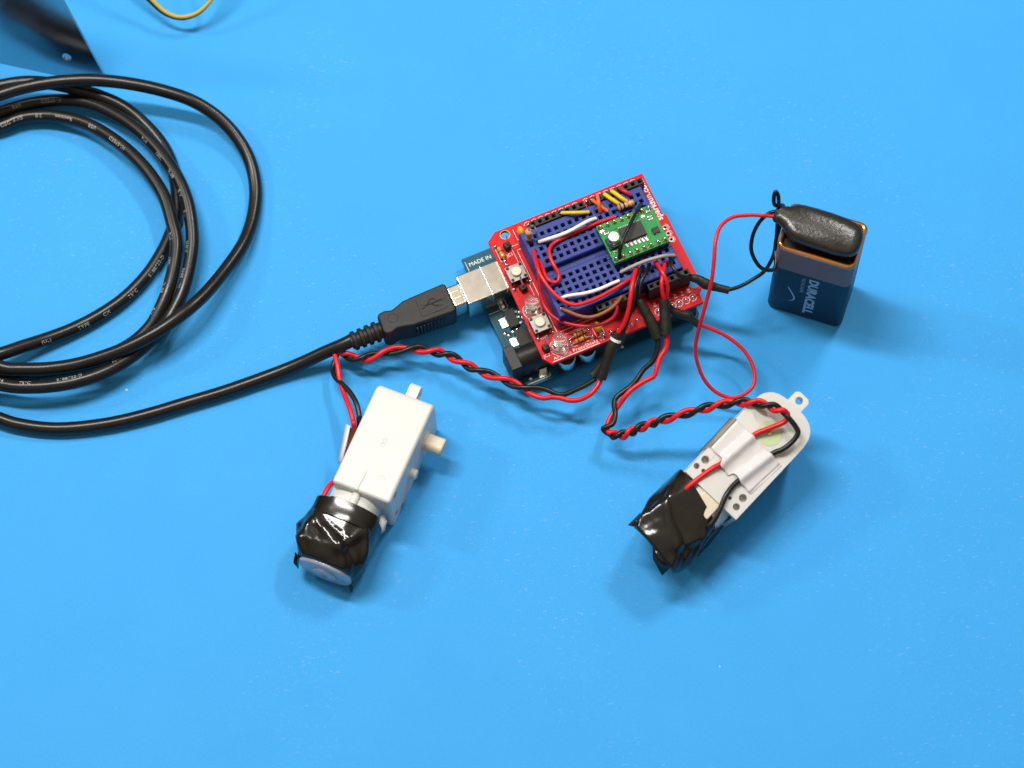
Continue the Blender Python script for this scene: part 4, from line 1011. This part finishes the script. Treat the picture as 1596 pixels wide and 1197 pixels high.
build(MB().tube(spl([(34.87, 6.24, 20.8), (35.29, 6.86, 21.3)], 3), 1.98, 16), "paint_mark", "silk_white", gm)
wire(gm, "red_lead", "wire_red", [(36.02, 8.44, 22.3), (38.07, 10.88, 24.6), (39.64, 14.17, 27.6), (40.58, 18.09, 30.2), (41.45, 22.65, 31), (42.96, 28.39, 28.4), (43.41, 29.98, 26.6)], 0.8)
wire(gm, "black_lead", "wire_black", [(37.65, 8.42, 21.5), (39.94, 13.18, 25.5), (41.6, 17.52, 29), (42.59, 22.57, 30.6), (44.4, 27.52, 29.6), (45.48, 30.39, 27)], 0.68)

# --- the motor lying face up
a_ = math.radians(44.2); d_ = V((math.cos(a_), math.sin(a_), 0)); pr_ = V((math.sin(a_), -math.cos(a_), 0)); upv_ = V((0, 0, 1))
ptc, rl = math.radians(5), math.radians(14)
E_S = d_ * math.cos(ptc) + upv_ * math.sin(ptc); U2 = upv_ * math.cos(ptc) - d_ * math.sin(ptc)
E_T = pr_ * math.cos(rl) - U2 * math.sin(rl); E_N = E_T.cross(E_S)
PC = V((82.9, -31.7, 27.0))
def RW(q): return PC + E_S * (q[0] - 28.5) + E_T * q[1] + E_N * q[2]
gr = thing("gear_motor", "white gear motor lying face up with holes and rounded end, near the battery", "gear motor", "white gear motors", None, (66, -46, 0))
P = motor_shell(gr, RW, [(7.4, -9.2, 1.35), (3.9, -9.9, 0.0001 + 1.0), (4.3, -7.2, 0.7), (6.8, 8.1, 1.35), (3.2, 8.5, 1.2), (3.8, 5.0, 0.6), (28.5, 0.0, 0.6)], False)
P(MB().lathe([(4.2, 0), (4.2, 0.06)], (28.5, 0, 0.02), n=30), "gear_spot", "green_gear")
P(MB().lathe([(0.75, 0), (0.7, 0.3), (0.3, 0.4)], (28.5, 0, 0.05), n=14), "gear_pin", "gold")
mb = MB()
R = []
for s in (-9, 0.6):
    R.append([(s, 9.3 * math.copysign(abs(math.cos(a)) ** 0.7, math.cos(a)), -10.2 + 9.4 * math.copysign(abs(math.sin(a)) ** 0.7, math.sin(a))) for a in [2 * math.pi * k / 36 for k in range(36)]])
P(mb.rings(R), "motor_neck", "white_plastic")
P(MB().box(-6.5, -2.5, -1.2, 0.0, 4.5, -0.35), "neck_insert", "cream_plastic", bevel=0.4)
def RF(s, t, z): return RW((s, t, z - 20.5))
TR = [(-2.6, -2.2, 10.2, 10.8, 10.1, 0.02), (-8, -1.8, 10.2, 11.2, 10.2, 0.05), (-14, -1.4, 10.2, 11.4, 10.3, 0.09), (-19, -1.2, 10.2, 11.2, 10.0, 0.10), (-24.6, -1.2, 10.2, 10.4, 9.4, 0.05), (-25.2, -1.2, 10.2, 9.6, 8.6, 0.03)]
def RFc(s, t, z):
    q = RF(s, t, z); q.z = max(q.z, 0.15); return q
R = []
s = -2.6
while s >= -25.2:
    cu, cz, hu, hz, amp = lerp_prof(TR, s)
    skew = 0.55 * (1 - (s + 2.6) / -24.0)
    rg = tape_ring(lambda S, U, Z: RFc(S + max(0.0, 15 - Z) * 0.45 * max(0.0, 1 - (S + 25.2) / 9) - 0.22 * (U + 1.5) * max(0, 1 - (S + 26.6) / 24) * 0.5 - (0.28 * (U + 1.5) * max(0, 1 + (S + 2.6) / 12.0)), U, Z + 0.001), s, cu, cz, hu, hz, amp, 11.0, e=0.62)
    R.append(rg); s -= 0.45
mb = MB()
tape2 = build(mb.rings(R), "black_tape_wrap", "tape_black", gr, angle=50)
for pts in ([(-9.5, 7.6, -2.2), (-3.0, 9.8, -6.0), (-9.0, 10.8, -10), (-16, 10.6, -8.6)], [(-17.0, -11.0, -2.6), (-24.2, -11.0, -3.0), (-24.9, -12.6, -5.0), (-19.5, -12.5, -5.0)], [(-24.4, -3.0, -0.8), (-24.4, 6.5, -1.4), (-29.2, 6.4, -4.4), (-27.6, 0.5, -3.0)]):
    fl = build(MB().add([RW(q) for q in pts], [(0, 1, 2, 3)]), "loose_tape_end", "tape_black", tape2)
    so = fl.modifiers.new("thickness", 'SOLIDIFY'); so.thickness = 0.2 * K
# white tape over the wires, draped on a fine grid
NG = 26
q00, q10, q11, q01 = V((24.0, -10.6, 0)), V((23.4, 9.3, 0)), V((9.4, 8.4, 0)), V((11.6, -10.6, 0))
vs, fs = [], []
for i in range(NG + 1):
    for j in range(NG + 1):
        u, v = i / NG, j / NG
        q = (q00 * (1 - u) + q10 * u) * (1 - v) + (q01 * (1 - u) + q11 * u) * v
        if v > 0.93: q = q + V((0.9 * noise.noise(V((u * 7, 2, 0))) - (1.6 if 0.3 < u < 0.55 else 0), 0, 0))
        wr = -4.6 + 1.2 * (1 - v); wb = 3.0 + 2.1 * (1 - v)
        z = 0.25 + 1.75 * math.exp(-((q.y - wr) / 1.5) ** 2) + 1.75 * math.exp(-((q.y - wb) / 1.5) ** 2) + 0.12 * noise.noise(q * 0.5)
        vs.append(RW((q.x, q.y, z)))
for i in range(NG):
    for j in range(NG):
        a = i * (NG + 1) + j; fs.append((a, a + 1, a + NG + 2, a + NG + 1))
wt = build(MB().add(vs, fs), "white_tape_strip", "white_tape", gr, angle=60)
so = wt.modifiers.new("thickness", 'SOLIDIFY'); so.thickness = 0.2 * K; so.offset = 1
mb = MB().add([RW(q) for q in ((24.3, -10.9, 0.3), (11.2, -10.9, 0.3), (9.0, -12.3, -7.0), (15.5, -12.2, -6.0), (24.4, -12.4, -4.6))], [(0, 1, 2, 3, 4)])
fl = build(mb, "side_tape_strip", "dirty_tape_dent_shade", gr)
so = fl.modifiers.new("thickness", 'SOLIDIFY'); so.thickness = 0.25 * K
fl = build(MB().add([RW(q) for q in ((23.4, 9.3, 0.35), (9.4, 8.4, 0.35), (9.8, 10.6, -1.2), (22.8, 11.5, -1.0))], [(0, 1, 2, 3)]), "tape_edge", "white_tape", wt)
so = fl.modifiers.new("thickness", 'SOLIDIFY'); so.thickness = 0.2 * K
RX = [(31.95, -22.72, 10, 'A'), (34.91, -23.78, 11, 'B'), (38.09, -23.5, 12.5, 'A'), (40.93, -22.87, 14, 'B'), (44.83, -22.17, 16, 'A'), (48.4, -21.86, 18, 'B'), (54.61, -21.44, 21, 'A'), (61.08, -21.11, 24, 'B'), (66.93, -20.8, 26.5, 'A'), (73, -21.23, 29, 'B'), (78.13, -22.38, 31, 'A'), (82.9, -24.32, 32.5, 'B'), (87.11, -26.52, 33, 'A')]
twisted(gr, None, None, RX, hand=-1,
    pre_a=[(52.15, 7.96, 21), (52.29, 6.47, 20), (51.7, 3.72, 18.5), (49.66, 0.81, 17.5), (48.39, -2.55, 16.5), (47.22, -4.85, 15.5), (43.83, -6.19, 14.5), (40.2, -8.16, 13.5), (37.54, -10.39, 12.5)] + [(35.1, -13.02, 10.5), (32.38, -16.3, 9.5), (30.91, -19.85, 9.5)],
    pre_b=[(49.17, 7.05, 20), (49.26, 5.33, 19), (48.69, 2.97, 17.6), (47.13, 0.3, 16), (44.08, -1.91, 14.5), (41.77, -4.8, 13.5), (39.09, -7.25, 12.5), (34.83, -9.97, 11.5)] + [(33.7, -12.58, 11.5), (33.9, -16.42, 12), (32.86, -19.85, 12), (29.79, -20.87, 11), (30.37, -21.79, 10)],
    post_a=[(88.77, -27.46, 32), (87.57, -29.3, 30.4), (82.91, -30.84, 29.4)] + [RW(q) for q in ((24.1, -3.4, 1.0), (17.0, -4.0, 1.0), (10.4, -4.6, 1.0))] + [(63.82, -43.02, 27.4), (59.56, -45.67, 26.6), (55.59, -48.38, 25.6), (53.51, -49.75, 24)],
    post_b=[(88.92, -28.55, 32), (91.08, -31.04, 30.5), (91.82, -33.09, 29.5), (89.84, -35.53, 28.2), (86.68, -37.53, 27.2)] + [RW(q) for q in ((23.7, 5.1, 1.0), (15.0, 4.0, 1.0), (8.3, 3.0, 1.0))] + [(67.44, -51.79, 25.2), (65.45, -55.72, 24.2), (63.1, -59.35, 22.8), (61.23, -61.07, 21.4), (60.36, -61.09, 19)])
sleeve(gr, [(49.21, 6.96, 20), (48.54, 8.78, 21), (47.21, 11.79, 22.6), (45.56, 14.59, 24.2), (44.1, 17.17, 25.8), (43.68, 18.43, 26.4)], [1.9, 1.95, 2.0, 1.75, 1.5, 1.2])
sleeve(gr, [(51.84, 7.59, 21.2), (51.94, 9.8, 22.2), (51.83, 12.63, 23.6), (51.8, 15.44, 25), (51.79, 18.16, 26.6)], [1.9, 2.0, 1.85, 1.75, 1.75])
wire(gr, "red_lead", "wire_red", [(51.86, 17.99, 26.5), (51.3, 19.51, 28.4), (51.06, 21.7, 30.2), (51.56, 24.96, 30.6), (52.33, 28.33, 29.4), (52.92, 31.75, 26.8)], 0.7)
wire(gr, "black_lead", "wire_black", [(43.68, 18.26, 26.3), (43.48, 19.88, 28.4), (44.32, 22.99, 30), (45.87, 26.08, 30.2), (47.7, 30.71, 27.2)], 0.62)

# ================================================================== metal plate and yellow wire
PA = V((-139.3421, 123.6419, 0.0000)); PU = V((-0.9594, 0.2821, 0.0000)); PN = V((-0.2737, -0.9309, 0.2419)); PW = V((0.0682, 0.2321, 0.9703)); PHN = V((-0.2821, -0.9594, -0.0000))
PT = [(14.05, 39.64)][0]
PH = [(15.34, 10.98)][0]
plate = thing("metal_bracket", "upright dull grey sheet metal bracket with one small hole, behind the cable coil", "bracket", None, None, PA + PU * 30)
mb = curve_plate([(0, 0), (95, 0), (95, PT[1] * 2.5), (PT[0] * 2.5, PT[1] * 2.5)], [(PH[0], PH[1], 1.75)], -1.0, 0.0)
mb.map(lambda q: PA + PU * q.x + PW * q.y + PN * q.z)
build(mb, "upright_sheet", "plate_metal", plate, bevel=0.3)
mb = MB().box(30, 0.02, -1.0, 94, 1.02, -26.0)
mb.map(lambda q: PA + PU * q.x + V((0, 0, 1)) * q.y + PHN * q.z)
build(mb, "foot_flange", "plate_metal", plate)

yw = thing("yellow_wire", "loop of loose yellow wire dipping into view at the top edge", "wire", None, None, [(-114.8, 153.4, 0)][0])
wire(yw, "insulation", "wire_yellow_dull", [(-142.2, 176.9, 26), (-133.8, 164.3, 18), (-127.7, 156.9, 13), (-123.3, 152.8, 10.5), (-119.5, 149.3, 8.8), (-115.5, 147.2, 8), (-111.4, 146.7, 8), (-107.3, 147.7, 8.6), (-103.8, 149.9, 9.8), (-101.2, 152.6, 11.5), (-99.04, 157.5, 16), (-96.77, 166.4, 24)], 0.75)
wire(yw, "dark_strand", "wire_black", [(-143.6, 176.2, 26), (-135, 164.2, 17), (-128.7, 157.1, 11.8), (-124.2, 152.9, 9.4), (-120.2, 149.4, 7.7), (-116, 147.3, 7), (-111.9, 146.7, 7), (-107.7, 147.9, 7.4), (-104.3, 150, 8.6), (-101.9, 153.1, 10.2), (-99.84, 157.8, 15), (-97.76, 167.5, 22.5)], 0.7)
